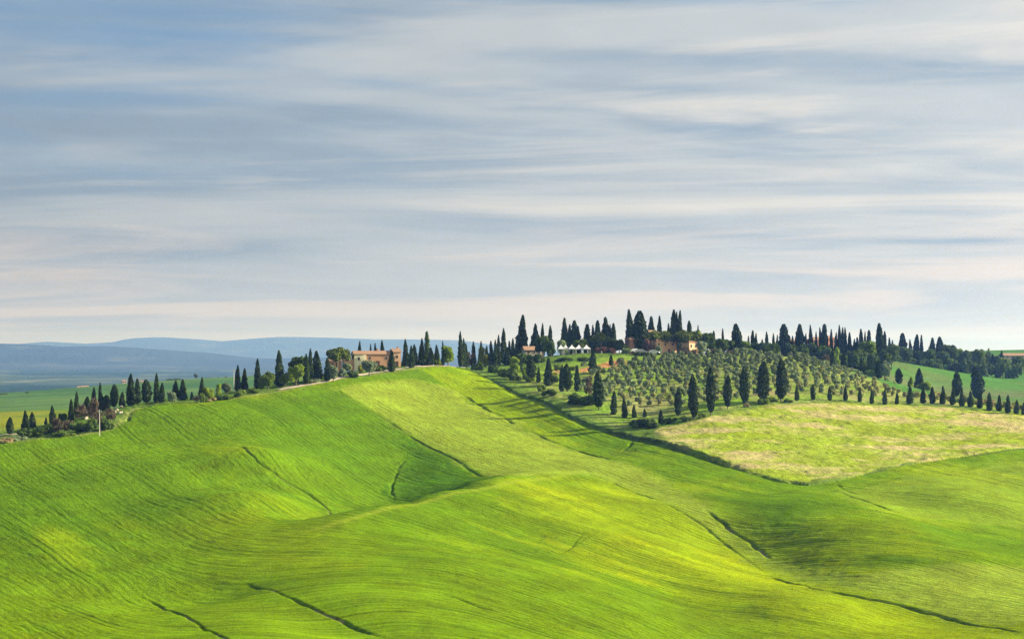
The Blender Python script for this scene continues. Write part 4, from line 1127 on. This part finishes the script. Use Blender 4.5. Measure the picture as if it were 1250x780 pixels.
stand([
    ('round', 'dark', 966, 436, 417, 16, "dark round tree beside the massive cypress at the wood's left end", 880),
    ('round', 'mid', 983, 440, 421, 11, "light tree below the cypresses at the left of the wood", 870),
    ('round', 'dark', 978, 440, 418, 17, "dark round tree left of the light tree in the wood", 885),
    ('round', 'dark', 990, 442, 417, 20, "dark dome below the red villa's left end", 878),
    ('round', 'dark', 1001, 444, 418, 20, "dark dome below the red villa's middle", 876),
    ('bare', 'brown', 1008, 446, 431, 12, "brown leafless tree at the grove edge below the red villa", 850),
    ('round', 'dark', 1012, 446, 422, 16, "dark tree right of the brown leafless one in the wood", 870),
    ('tall', 'light', 1021, 450, 423, 11, "light green tree at the front of the wood", 855),
    ('round', 'dark', 1028, 452, 428, 16, "dark tree right of the light green one in the wood", 865),
    ('round', 'dark', 1040, 456, 424, 20, "dark tree in the middle of the wood's front", 868),
    ('round', 'mid', 1059, 454, 410, 27, "large green domed tree left of the tallest wood cypress", 890),
    ('round', 'dark', 1051, 456, 424, 18, "dark tree under the large green dome", 872),
    ('round', 'dark', 1066, 456, 426, 20, "dark tree left under the tallest wood cypress", 875),
    ('round', 'dark', 1080, 452, 424, 20, "dark tree right under the tallest wood cypress", 880),
    ('round', 'dark', 1090, 446, 420, 20, "dark tree joining the wood to the far belt", 960),
    ('round', 'mid', 1063, 464, 448, 18, "green tree in the dip between two free cypresses", 800),
    ('bush', 'mid', 1040, 461, 452, 20, "green thicket behind the grove brow", 800),
    ('round', 'olive', 1081, 455, 438.5, 13, "grey olive tree right of the free cypress in the dip", 850),
    ('bush', 'mid', 1085, 470, 460, 20, "green bush left of the slim free cypress", 760),
    ('tall', 'lime', 1111, 478, 458, 10, "yellow green tree left of the broad free cypress", 720),
    ('round', 'lime', 1131, 484, 464, 14, "yellow green round tree right of the broad free cypress", 720),
    ('bush', 'mid', 1121, 484, 468, 14, "dark green bush under the broad free cypress", 722),
    ('tall', 'light', 1206, 446, 422, 8, "thin light green tree above the far belt", 1150),
    ('bush', 'light', 1145, 492, 482, 18, "yellow bush behind the young cypress row", 690),
    ('bush', 'light', 1204, 498, 485, 14, "light green bush right of the fat free cypress", 690),
    ('bush', 'light', 1240, 504, 490, 16, "light green bush near the right end of the young row", 690),
    ('bush', 'light', 1180, 496, 486, 14, "light green bush left of the fat free cypress", 690),
], 640, 900, "trees of the right-hand wood")

# far left: lone tree and shrubs on the far field's brow
stand([
    ('round', 'dark', 239, 464, 455.5, 5, "lone tree on the skyline of the far left field", 1690),
    ('bush', 'dark', 207, 467, 462, 14, "far hedge at the top of the left green field, its larger clump", 1700),
    ('bush', 'dark', 216, 466, 461, 12, "far hedge clump next to the larger one on the green field", 1690),
    ('bush', 'dark', 254, 463, 460.5, 12, "flat far hedge right of the lone tree", 1700),
    ('bush', 'dark', 267, 463, 460.5, 4, "small far shrub right of the flat hedge", 1700),
    ('bush', 'dark', 276, 463, 460.5, 6, "last small far shrub on the green field skyline", 1700),
    ('bush', 'dark', 3, 487, 480, 14, "dark far copse at the left edge of the green fields", 1500),
    ('bush', 'dark', 33, 486, 484, 6, "small far shrub by the left copse", 1500),
], 1000, 1800, "trees of the far left field")

# ------------------------------------------------------------------ olive grove
gp = smooth_line(np.array([spot(u, v, 560, 758) for u, v in [(702, 478), (735, 494), (790, 500), (860, 497), (955, 482), (1040, 484), (1110, 486), (1128, 487), (1092, 476), (1050, 459), (985, 441), (930, 434), (870, 435), (805, 436), (790, 437), (770, 445), (748, 452), (712, 462)]] + [spot(702, 478, 560, 758)]), 1)
ol = []
j = 0
yy = 585.0
while yy < 760:
    sp = 3.2
    for i in range(-20, 60):
        x = i * sp + (j % 2) * 1.65 + random.uniform(-.6, .6) - 5 + 1.7 * math.sin(j * 2.4); y = yy + random.uniform(-1.0, 1.0) + .12 * x
        ol.append((x, y))
    yy += 8.2; j += 1
ol = np.array(ol)
ol = ol[in_poly(gp, ol[:, 0], ol[:, 1])]
ol = ol[np.argsort(ol[:, 1])]
keep = 0; REST = []
for x, y in ol:
    if random.random() < .04: continue
    u = U0 + F * x / y
    if u > 1040: mt, lb, sz = 'olive_dry', "small dry looking olive tree on the falling right end of the grove", .72
    elif y > 690: mt, lb, sz = ('olive_dark' if random.random() < .6 else 'olive'), "grey olive tree in the upper grove rows below the villa", 1.05
    elif y < 635: mt, lb, sz = ('olive_dry' if random.random() < .4 else 'olive'), "small tan olive tree in the lowest grove rows behind the large cypresses", .78
    else: mt, lb, sz = ('olive' if random.random() < .75 else 'olive_dry'), "grey green olive tree in the middle of the hillside grove", .9
    w = 2.95 * sz * random.uniform(.85, 1.15)
    h = w * random.uniform(.8, 1.0)
    if keep < 296: plant('olive', mt, x, y, w, h, lb, lb.replace("tree", "trees")); keep += 1
    else: REST.append((mt, x, y, w, h))
# the farthest olives, past the first three hundred: one object
chunks = {}
for i, (mt, x, y, w, h) in enumerate(REST):
    c, t, w0, h0 = tree_mesh('olive', mt, i)
    n = len(c.vertices); co = np.empty(n * 3, np.float32); c.vertices.foreach_get("co", co); co = co.reshape(-1, 3)
    an = random.uniform(0, 6.28); s = w / w0
    q = np.stack([(co[:, 0] * math.cos(an) - co[:, 1] * math.sin(an)) * s + x, (co[:, 0] * math.sin(an) + co[:, 1] * math.cos(an)) * s + y, co[:, 2] * h / h0 + gz(x, y)], -1)
    li = np.empty(len(c.loops), np.int32); c.loops.foreach_get("vertex_index", li)
    lv = np.empty(len(c.polygons), np.float32); c.attributes["leaf"].data.foreach_get("value", lv)
    chunks.setdefault('x', []).append((q, [li.reshape(-1, 4)], [lv]))
if chunks:
    o = link("olive_trees", leaf_mesh("olive_trees", chunks['x']), mat=MAT['olive'])
    tag(o, "distant uppermost olive trees of the hillside grove merging into one mass", "olive trees", kind="stuff")
print("OLIVES", keep, len(REST))

# dry scrub behind the young cypresses, right of the grove
k = 0
for u in range(1118, 1262, 8):
    for v in (491 + (u - 1118) * .075, 487 + (u - 1118) * .075):
        Yq = 634 if k % 2 == 0 else 646
        x = (u + random.uniform(-3, 3) - U0) / F * Yq; yq = Yq + random.uniform(-4, 4)
        w = random.uniform(2.2, 3.4)
        plant('olive' if k % 3 else 'bush', ('tan' if k % 2 else 'olive_dry') if k % 4 else 'lime', x, yq, w, w * random.uniform(.6, .85), "dry tan shrub in the scrub behind the right half of the young cypress row", "dry shrubs behind the young cypresses", name='dry_shrub')
        k += 1
stand([
    ('bush', 'mid', 700, 452, 445, 10, "green shrub at the left end of the bare red earth"),
    ('bush', 'olive', 713, 447, 440, 9, "grey shrub above the left end of the bare red earth"),
    ('bush', 'dark', 735, 455, 447, 11, "dark shrub below the bare red earth"),
    ('round', 'olive', 757, 444, 435, 10, "small olive tree right of the bare red earth"),
    ('bush', 'mid', 764, 452, 445, 9, "green shrub at the right end of the bare red earth"),
    ('bush', 'dark', 690, 441, 435, 24, "dark hedge under the left tents"),
    ('bush', 'dark', 712, 441, 435.5, 22, "dark hedge under the right tents"),
    ('bush', 'mid', 681, 452, 443, 12, "green shrub above the slim slope cypresses"),
    ('bush', 'yellow', 676, 461, 453, 10, "yellow green shrub left of the slim slope cypresses"),
    ('bush', 'mid', 716, 470, 460, 13, "green shrub between the slope cypresses and the leafless brown tree"),
    ('bush', 'mid', 662, 478, 469, 14, "green shrub along the ditch under the thick slope cypress"),
], 470, 745, "shrubs and small trees of the villa slope")
# ------------------------------------------------------------------ buildings
def wall_mat(name, col, brick=False, var=.25):
    m, nt, b = mat_new(name)
    tcn = N(nt, "ShaderNodeTexCoord")
    n = N(nt, "ShaderNodeTexNoise", Scale=.9, Detail=6.0, Roughness=.7); nt.links.new(tcn.outputs["Object"], n.inputs["Vector"])
    c = mixc(nt, 'MIX', n.outputs["Fac"], tuple(x * (1 - var) for x in col), tuple(min(.9, x * (1 + var)) for x in col))
    if brick:
        bt = N(nt, "ShaderNodeTexBrick", Scale=3.0); nt.links.new(tcn.outputs["Generated"], bt.inputs["Vector"])
        bt.inputs["Color1"].default_value = (.9, .85, .8, 1); bt.inputs["Color2"].default_value = (1.1, 1.0, .95, 1); bt.inputs["Mortar"].default_value = (.8, .8, .75, 1)
        c = mixc(nt, 'MULTIPLY', .6, c, bt.outputs["Color"])
    nt.links.new(c, b.inputs["Base Color"])
    return m
def roof_mat(name, col):
    m, nt, b = mat_new(name)
    tcn = N(nt, "ShaderNodeTexCoord")
    w = N(nt, "ShaderNodeTexWave", Scale=2.4, Distortion=.6); w.bands_direction = 'X'; nt.links.new(tcn.outputs["Object"], w.inputs["Vector"])
    n = N(nt, "ShaderNodeTexNoise", Scale=1.6, Detail=6.0, Roughness=.7); nt.links.new(tcn.outputs["Object"], n.inputs["Vector"])
    c = mixc(nt, 'MIX', n.outputs["Fac"], tuple(x * .6 for x in col), tuple(min(.9, x * 1.35) for x in col))
    c = mixc(nt, 'MULTIPLY', .35, c, w.outputs["Color"])
    nt.links.new(c, b.inputs["Base Color"])
    return m
M2 = dict(tower=wall_mat("tower_brick", (.36, .19, .125), True), brick=wall_mat("brick", (.60, .34, .19), True), cream=wall_mat("cream_plaster", (.80, .69, .44)), orange=wall_mat("orange_plaster", (.88, .48, .28)), peach=wall_mat("peach_wall", (.78, .47, .27)),
          red=wall_mat("red_plaster", (.42, .20, .16)), stone=wall_mat("stone", (.38, .33, .26), var=.4), roof=roof_mat("roof_tiles", (.38, .24, .15)), glass=wall_mat("window_dark", (.03, .035, .04)),
          shutter=wall_mat("shutters", (.10, .07, .05)), canvas=wall_mat("white_canvas", (.80, .79, .76), var=.04), white=wall_mat("white_paint", (.75, .75, .73), var=.06), pole=wall_mat("concrete_pole", (.55, .52, .47), var=.1),
          tyre=wall_mat("tyre_rubber", (.03, .03, .03)), road=wall_mat("pale_road_dirt", (.42, .36, .27), var=.2), rock=wall_mat("pale_rock", (.42, .37, .29), var=.3), frame=wall_mat("window_frame", (.45, .40, .33)), grey=wall_mat("grey_car_paint", (.30, .32, .34), var=.05))

class MB:
    def __init__(s): s.v = []; s.q = []; s.t = []
    def box(s, x0, x1, y0, y1, z0, z1):
        o = len(s.v)
        s.v += [(x, y, z) for x in (x0, x1) for y in (y0, y1) for z in (z0, z1)]
        s.q += [tuple(o + k for k in f) for f in ((0, 1, 3, 2), (4, 6, 7, 5), (0, 4, 5, 1), (2, 3, 7, 6), (0, 2, 6, 4), (1, 5, 7, 3))]
        return s
    def quad(s, *p):
        o = len(s.v); s.v += list(p); s.q.append((o, o + 1, o + 2, o + 3)); return s
    def tri(s, *p):
        o = len(s.v); s.v += list(p); s.t.append((o, o + 1, o + 2)); return s
    def add(s, v, f):
        o = len(s.v); s.v += [tuple(x) for x in v]; s.q += [tuple(o + k for k in g) for g in f]; return s
    def build(s, name, mat, parent=None):
        fs = []
        if s.q: fs.append(np.array(s.q))
        if s.t: fs.append(np.array(s.t))
        return link(name, new_mesh(name, np.array(s.v, float), fs), parent, mat)

def gable(root, x0, x1, y0, y1, ze, zr, ov=.3, th=.14, hip=False):
    """tiled roof with thickness along x; returns the roof part"""
    ym = (y0 + y1) / 2; m = MB()
    X0, X1, Y0, Y1 = x0 - ov, x1 + ov, y0 - ov, y1 + ov
    d = .12
    hx = (ym - y0) * .9 if hip else 0
    for up in (0, th):
        z_e = ze - d + up + .003; z_r = zr + up + .003
        a, b_, c, e = (X0, Y0, z_e), (X1, Y0, z_e), (X1, Y1, z_e), (X0, Y1, z_e)
        r0, r1 = (X0 + hx, ym, z_r), (X1 - hx, ym, z_r)
        m.quad(a, b_, r1, r0); m.quad(c, e, r0, r1)
        if hip: m.tri(b_, c, r1); m.tri(e, a, r0)
        elif up == 0: pass
    # edges that close the slab
    for p, q in (((X0, Y0), (X1, Y0)), ((X1, Y1), (X0, Y1))):
        m.quad((p[0], p[1], ze - d + .003), (q[0], q[1], ze - d + .003), (q[0], q[1], ze - d + th), (p[0], p[1], ze - d + th))
    if not hip:
        for X in (X0, X1):
            m.quad((X, Y0, ze - d + .003), (X, ym, zr + .003), (X, ym, zr + th), (X, Y0, ze - d + th))
            m.quad((X, Y1, ze - d + .003), (X, ym, zr + .003), (X, ym, zr + th), (X, Y1, ze - d + th))
    return m.build("roof", M2['roof'], root)

def walls(root, x0, x1, y0, y1, z1, zr, mat, hip=False):
    m = MB().box(x0, x1, y0, y1, -1.2, z1)
    if not hip:
        ym = (y0 + y1) / 2
        m.tri((x0, y0, z1), (x0, ym, zr), (x0, y1, z1)); m.tri((x1, y0, z1), (x1, y1, z1), (x1, ym, zr))
    return m.build("wall", M2[mat], root)

def window(root, x, y, z, w, h, face='front', shut=False):
    """recess, frame and glass standing 3 mm proud of the wall"""
    def B(a, b_, z0, z1, o0, o1):
        return (a, b_, y - o1, y - o0, z0, z1) if face == 'front' else (x + o0, x + o1, a, b_, z0, z1)
    c = x if face == 'front' else y
    fr = MB()
    for a, b_, z0, z1 in ((c - w / 2 - .08, c + w / 2 + .08, z - .1, z), (c - w / 2 - .08, c + w / 2 + .08, z + h, z + h + .08), (c - w / 2 - .08, c - w / 2, z, z + h), (c + w / 2, c + w / 2 + .08, z, z + h)):
        fr.box(*B(a, b_, z0, z1, .003, .07))
    o = fr.build("window", M2['frame'], root)
    MB().box(*B(c - w / 2, c + w / 2, z, z + h, .003, .03)).build("pane", M2['glass'], o)
    if shut:
        MB().box(*B(c - w * .98, c - w / 2 - .09, z, z + h, .003, .05)).box(*B(c + w / 2 + .09, c + w * .98, z, z + h, .003, .05)).build("shutter", M2['shutter'], o)
def door(root, x, y, w, h):
    o = MB().box(x - w / 2, x + w / 2, y - .06, y - .003, 0, h).build("door", M2['shutter'], root)
    MB().box(x + w * .3, x + w * .36, y - .1, y - .061, h * .45, h * .52).build("handle", M2['frame'], o)
def chimney(roof, x, y, z):
    MB().box(x - .25, x + .25, y - .25, y + .25, z - .8, z + .55).box(x - .32, x + .32, y - .32, y + .32, z + .56, z + .66).build("chimney", M2['brick'], roof)
def house_root(name, u, Y, zv, rz, label, cat="house"):
    x = (u - U0) / F * Y; z = gz(x, Y) if zv is None else (V0 - zv) / F * Y
    r = empty(name, (x, Y, z), R(rz)); tag(r, label, cat); return r
px = lambda n, Y: n / F * Y

# farmhouse on the left ridge: long brick barn, cream end, taller right block
Y = 668
fh = house_root("farmhouse", 459, Y, 448, 14, "long low brick farmhouse with cream end and red tiled roof on the ridge", "farmhouse")
walls(fh, -3.3, 5.6, 0, 5.2, 4.2, 5.2, 'brick')
r1 = gable(fh, -3.3, 5.6, 0, 5.2, 4.2, 5.2, .25)
MB().box(-7.2, -3.302, -.25, 5.0, -1.2, 4.25).tri((-7.2, -.25, 4.25), (-7.2, 2.4, 5.2), (-7.2, 5.0, 4.25)).build("wall", M2['cream'], fh)["label"] = "cream plastered end wall"
gable(fh, -7.2, -3.6, -.25, 5.0, 4.25, 5.2, .25)
MB().box(5.602, 8.2, -.3, 5.4, -1.2, 4.9).tri((8.2, -.3, 4.9), (8.2, 5.4, 4.9), (8.2, 2.55, 5.9)).tri((5.602, -.3, 4.9), (5.602, 2.55, 5.9), (5.602, 5.4, 4.9)).build("wall", M2['peach'], fh)["label"] = "right block with its sunlit look painted in peach"  # lighter peach colour paints the sun on this block
r3 = gable(fh, 5.602, 8.2, -.3, 5.4, 4.9, 5.9, .25)
chimney(r3, 7.6, 2.6, 6.0); chimney(r1, 1.0, 2.6, 5.3)
for x, z in ((-5.7, 2.3),): window(fh, x, -.25, z, .6, .85, shut=False)
for x in (-2.0, 3.4): window(fh, x, 0, 2.5, .6, .8)
window(fh, 6.9, -.3, 2.9, .6, .9); door(fh, 6.9, -.3, 1.0, 1.9); window(fh, 8.2, 2.5, 2.7, .7, 1.0, 'side')
door(fh, .6, 0, 1.3, 2.0)
mm = MB().box(-10.4, -7.202, .3, 4.6, -1.2, 2.6); mm.build("wall", M2['brick'], fh)
MB().quad((-10.7, -.1, 2.45), (-7.21, -.1, 4.0), (-7.21, 4.9, 4.0), (-10.7, 4.9, 2.45)).quad((-10.7, -.1, 2.62), (-7.21, -.1, 4.17), (-7.21, 4.9, 4.17), (-10.7, 4.9, 2.62)).quad((-10.7, -.1, 2.45), (-7.21, -.1, 4.0), (-7.21, -.1, 4.17), (-10.7, -.1, 2.62)).quad((-10.7, -.1, 2.45), (-10.7, 4.9, 2.45), (-10.7, 4.9, 2.62), (-10.7, -.1, 2.62)).build("roof", M2['roof'], fh)

# low red roofed shed under the umbrella pine
sh = house_root("shed", 409, 680, 450, 5, "small brick shed with red roof under the wide umbrella pine", "shed")
walls(sh, -2.2, 2.2, 0, 3.4, 2.6, 3.4, 'brick'); gable(sh, -2.2, 2.2, 0, 3.4, 2.6, 3.4); window(sh, -.9, 0, 1.1, .5, .7); door(sh, .8, 0, .9, 1.9)

# small house left of the tents
Y = 752
cot = house_root("cottage", 652, Y, 434, 16, "small low cottage with pinkish red roof left of the white tents", "cottage")
walls(cot, -3.5, 3.5, 0, 4.4, 2.0, 3.3, 'stone'); gable(cot, -3.5, 3.5, 0, 4.4, 2.0, 3.3, .35)
for x in (-2, 0, 2): window(cot, x, 0, .7, .5, .8)

# white tents
for i, (u, w) in enumerate(((684.6, 2.35), (690.6, 2.2), (698, 2.5), (706.6, 2.8), (715.8, 2.7))):
    Yt = 742 + (i % 2) * .6
    x = (u - U0) / F * Yt; zg = (V0 - 432.3) / F * Yt
    t = empty("party_tent", (x, Yt, zg), R(8))
    tag(t, ("leftmost", "second from left", "middle", "second from right", "rightmost")[i] + " white pointed party tent in the row of five", "tent", "white party tents beside the villa")
    h = w / 2; e = 2.0; c = MB(); k = 6
    # a canopy that sweeps up to its peak
    ring = lambda s, z: [(sx * h * s, sy * h * s, z) for sx, sy in ((-1, -1), (1, -1), (1, 1), (-1, 1))]
    rr = [ring(1.0, e - .28), ring(1.02, e), ring(.6, e + .42), ring(.28, e + .85), ring(.04, e + 1.45)]
    for A1, B1 in zip(rr[:-1], rr[1:]):
        for q in range(4): c.quad(A1[q], A1[(q + 1) % 4], B1[(q + 1) % 4], B1[q])
    c.quad(*rr[-1]); c.build("canopy", M2['canvas'], t)
    for sx in (-1, 1):
        for sy in (-1, 1):
            p = MB().box(sx * h * .96 - .05, sx * h * .96 + .05, sy * h * .96 - .05, sy * h * .96 + .05, -.4, e - .29); p.build("pole", M2['white'], t)
    MB().box(h * .55 * (-1 if i % 2 else 1) - .22, h * .55 * (-1 if i % 2 else 1) + .22, h * .9, h * .93, 0, e - .3).build("curtain", M2['canvas'], t)

# villa: main orange block, small block, square tower
Y = 757
vl = house_root("villa", 815, Y, 433, 38, "orange plastered villa half hidden by pines on the hilltop", "villa")
walls(vl, -5.6, 4.4, 0, 6.5, 5.4, 6.6, 'orange', True); rv = gable(vl, -5.6, 4.4, 0, 6.5, 5.4, 6.8, .4, hip=True); chimney(rv, 0, 3.2, 7.2)
for x in (-4.4, -1.2, 2.6):
    window(vl, x, 0, 3.4, .6, .9)
window(vl, -3.4, 0, .9, .6, .9)
door(vl, .6, 0, 1.0, 2.1)
for y_ in (1.6, 4.6): window(vl, 4.4, y_, 3.2, .7, 1.1, 'side')
an = house_root("annex", 848, Y - 3, 434, 34, "narrow orange outbuilding right of the villa seen between pine trunks", "house")
walls(an, -2.6, 1.9, 0, 4.5, 5.0, 5.8, 'orange', True); gable(an, -2.6, 1.9, 0, 4.5, 5.0, 6.0, .35, hip=True)
for x in (-1.6, .5): window(an, x, 0, 3.0, .6, 1.0); window(an, x, 0, .8, .6, 1.0)
tw = house_root("tower", 773.5, 750, 433, 26, "square brick villa tower with low tiled roof and one window", "tower")
walls(tw, -1.7, 1.5, 0, 3.4, 5.7, 6.4, 'tower', True); gable(tw, -1.7, 1.5, 0, 3.4, 5.7, 6.4, .35, hip=True)
window(tw, .3, 0, 3.9, .5, .8)
bk = house_root("house", 797, 775, 433, 20, "roof and upper wall of a peach house behind the pines", "house")
walls(bk, -3.5, 3.5, 0, 5, 8.0, 9.0, 'peach', True); gable(bk, -3.5, 3.5, 0, 5, 8.0, 9.2, .35, hip=True); window(bk, -1.5, 0, 6.3, .6, .9); window(bk, 1.5, 0, 6.3, .6, .9)

# red villa in the wood
Y = 925
rd = house_root("house", 1000, Y, 430, 22, "long red plastered house among the cypresses of the right-hand wood", "house")
walls(rd, -3.4, 3.4, 0, 6, 5.6, 6.2, 'red', True); gable(rd, -3.4, 3.4, 0, 6, 5.6, 6.8, .4, hip=True)
for x in (-2.4, 0, 2.4): window(rd, x, 0, 4.0, .7, 1.0); window(rd, x, 0, 1.6, .7, 1.0)
rt = house_root("house", 1016, 915, 430, 30, "tall red house with pale corner right of the long red one", "house")
walls(rt, -2.2, 2.2, 0, 5, 6.2, 7.0, 'red', True); gable(rt, -2.2, 2.2, 0, 5, 6.2, 7.3, .4, hip=True)
for x in (-1.2, 1.0): window(rt, x, 0, 4.5, .7, 1.0); window(rt, x, 0, 2.0, .7, 1.0)
rl = house_root("house", 970, 925, 430, 18, "small red house half hidden at the wood's left end", "house")
walls(rl, -2.4, 2.4, 0, 5, 4.9, 5.6, 'red', True); gable(rl, -2.4, 2.4, 0, 5, 4.9, 5.8, .4, hip=True); window(rl, -1, 0, 3.2, .7, 1.0); window(rl, 1.1, 0, 3.2, .7, 1.0)
# far right farm
fr_ = house_root("farmhouse", 1240, 1155, 437, 12, "low far farm with long reddish roof at the right edge", "farm")
walls(fr_, -7, 9, 0, 7, 1.4, 2.1, 'stone'); gable(fr_, -7, 9, 0, 7, 1.4, 2.6, .4)
for x in (-5, -2, 1, 4, 7): window(fr_, x, 0, .4, .6, .8)
# far hamlet houses over the green field
for i, (u, vb, Y, w, h, mt, lb) in enumerate(((98, 475, 1900, 5, 1.8, 'stone', "far pale house on the left of the hamlet beyond the field"), (104, 475, 1880, 7, 2.2, 'cream', "far cream house in the hamlet beyond the field, its widest"),
                                   (152, 468, 1800, 4, 1.8, 'stone', "far pinkish house beyond the ridge cypresses"), (173, 468, 1800, 3, 1.6, 'white', "tiny far white house beyond the ridge cypresses"))):
    hr = house_root("house", u, Y, vb, 20, lb)
    walls(hr, -w / 2, w / 2, 0, 4, h, h + .8, mt); gable(hr, -w / 2, w / 2, 0, 4, h, h + .8, .3)
    window(hr, -w / 4, 0, h * .4, .8, 1.0); window(hr, w / 4, 0, h * .4, .8, 1.0)

# ------------------------------------------------------------------ parked cars by the villa
def car(u, Y, vb, rz, mat, label):
    x = (u - U0) / F * Y
    r = empty("parked_car", (x, Y, (V0 - vb) / F * Y), R(rz)); tag(r, label, "car", "cars parked below the villa")
    prof = [(-2.0, .35), (-2.05, .8), (-1.75, 1.0), (-1.2, 1.42), (.35, 1.45), (1.05, .98), (1.9, .85), (2.05, .6), (2.0, .35)]
    n = len(prof); v = [(a, s * .82 * (.86 if b_ > 1.1 else 1), b_) for s in (-1, 1) for a, b_ in prof]
    me = bpy.data.meshes.new("body"); fs = [tuple(range(n)), tuple(range(2 * n - 1, n - 1, -1))] + [(i, i + n, (i + 1) % n + n, (i + 1) % n) for i in range(n)]
    me.from_pydata(v, [], fs); me.materials.append(M2[mat]); body = link("body", me, r)
    for s in (-1, 1):
        y_ = s * .83
        m = MB(); pts = [(-1.2, .98), (.8, .98), (.25, 1.36), (-1.0, 1.36)]
        m.quad(*[(a, s * (.825 if b_ < 1.1 else .722), b_) for a, b_ in pts]); m.build("side_window", M2['glass'], r)
        for wx in (-1.25, 1.25):
            vv, ff = tube((wx, s * .66, .32), (wx, s * .86, .32), .32, .32, 14, seg=1)
            w_ = MB().add(vv, ff); c_ = len(w_.v); w_.v += [(wx, s * .865, .32)]
            for k in range(14): w_.t.append((14 + k, 14 + (k + 1) % 14, c_))
            w_.build("wheel", M2['tyre'], r)
    MB().quad((.42, -.66, 1.44), (1.04, -.76, 1.0), (1.04, .76, 1.0), (.42, .66, 1.44)).build("windscreen", M2['glass'], r).location = (.012, 0, .015)
    for s in (-1, 1): MB().box(2.0, 2.06, s * .6 - .12, s * .6 + .12, .6, .74).build("headlight", M2['white'], r)
car(776, 741, 430.5, 12, 'white', "leftmost white car parked below the villa tower")
car(783, 738, 431.2, 8, 'grey', "grey car parked between two white ones below the villa")
car(798.5, 738, 432, -10, 'white', "rightmost white car parked by the clipped hedge")

# ------------------------------------------------------------------ poles
def pole(u, vb, vt, y0, y1, label, cross=True):
    x, y = spot(u, vb, y0, y1); z = gz(x, y); h = (V0 - vt) / F * y - z
    r = empty("utility_pole", (x, y, z), 0); tag(r, label, "utility pole")
    vv, ff = tube((0, 0, -.5), (0, 0, h), .11, .07, 10); MB().add(vv, ff).build("post", M2['pole'], r)
    if cross:
        a = MB().box(-.5, .5, -.05, .05, h - .55, h - .43).build("crossarm", M2['pole'], r)
        for k in (-.42, 0, .42): MB().box(k - .04, k + .04, -.04, .04, h - .428, h - .25).build("insulator", M2['white'], a)
pole(121.5, 532, 500, 500, 640, "thin pale utility pole at the crop edge in front of the bushes")
pole(285.5, 479, 450, 560, 680, "white utility pole beside the slim ridge cypress")

# ------------------------------------------------------------------ road, track and stones
def strip(name, pts, w, y0, y1, label, off=0.0):
    ln = smooth_line(np.array([spot(u, v, y0, y1) for u, v in pts]), 3)
    q = []
    for a, b_ in zip(ln[:-1], ln[1:]):
        k = max(1, int(np.linalg.norm(b_ - a) / 1.0))
        for i in range(k): q.append(a + (b_ - a) * i / k)
    q = np.array(q); d = np.gradient(q, axis=0); d /= np.linalg.norm(d, axis=1)[:, None] + 1e-9
    nn = np.stack([-d[:, 1], d[:, 0]], -1); rows_ = []
    for s in np.linspace(-1, 1, 5):
        p = q + nn * (s * w / 2 * (1 + .18 * fbm(np.arange(len(q)) / 4.0, np.full(len(q), s * 3.0), 3, 2)))[:, None]
        rows_.append(np.column_stack([p, ground_z(p[:, 0], p[:, 1]) + .12 - .05 * abs(s)]))
    V = np.stack(rows_, 1); i = np.arange(V.shape[0] * 5).reshape(-1, 5)
    f = np.stack([i[:-1, :-1], i[1:, :-1], i[1:, 1:], i[:-1, 1:]], -1).reshape(-1, 4)
    o = link(name, new_mesh(name, V.reshape(-1, 3), [f], True), mat=M2['road']); tag(o, label, kind="structure"); return o
strip("road", [(340, 476), (372, 470.5), (400, 466), (430, 459), (460, 454.5), (490, 450), (520, 447), (545, 443.5), (566, 442)], 2.3, 560, 700, "pale dirt road along the ridge past the farmhouse")
strip("track", [(-30, 536), (-5, 533), (12, 530), (30, 529)], 2.4, 500, 640, "pale dirt track at the left edge of the ridge")
def rock(u, vb, w, h, label):
    x, y = spot(u, vb, 500, 660); z = gz(x, y); rs = np.random.default_rng(int(u)); ch = []
    for k in range(7):
        c = np.array([rs.uniform(-.5, .5) * w, rs.uniform(-.3, .3) * w, rs.uniform(0, .5) * h]); v, f = blob(c, rs.uniform(.3, .55) * h, rs, .8); ch.append((v, [f], [0]))
    V, Fs, _ = join(ch); o = link("rock_outcrop", new_mesh("rock_outcrop", V, Fs), mat=M2['rock']); o.location = (x, y, z); tag(o, label, "rocks", "pale rocks on the left ridge")
rock(85.5, 519, 1.0, .8, "small pale rocks between the slim cypress and the thicket")
rock(105, 511.5, 1.1, 1.1, "pale rocks under the wide ragged cypress")
rock(112.5, 509, 2.0, 1.6, "largest pale rocks left of the utility pole")
rock(24, 530, .9, .5, "flat pale rocks at the foot of the leftmost cypresses")
rock(139, 502, 1.9, .9, "pale crumbling rocks on the bank below the spindle cypress")
rock(145, 505, 1.9, .9, "pale crumbling rocks at the right end of the bank")
rock(149, 497, 1.0, .6, "pale rocks at the foot of the thin greyish cypress")
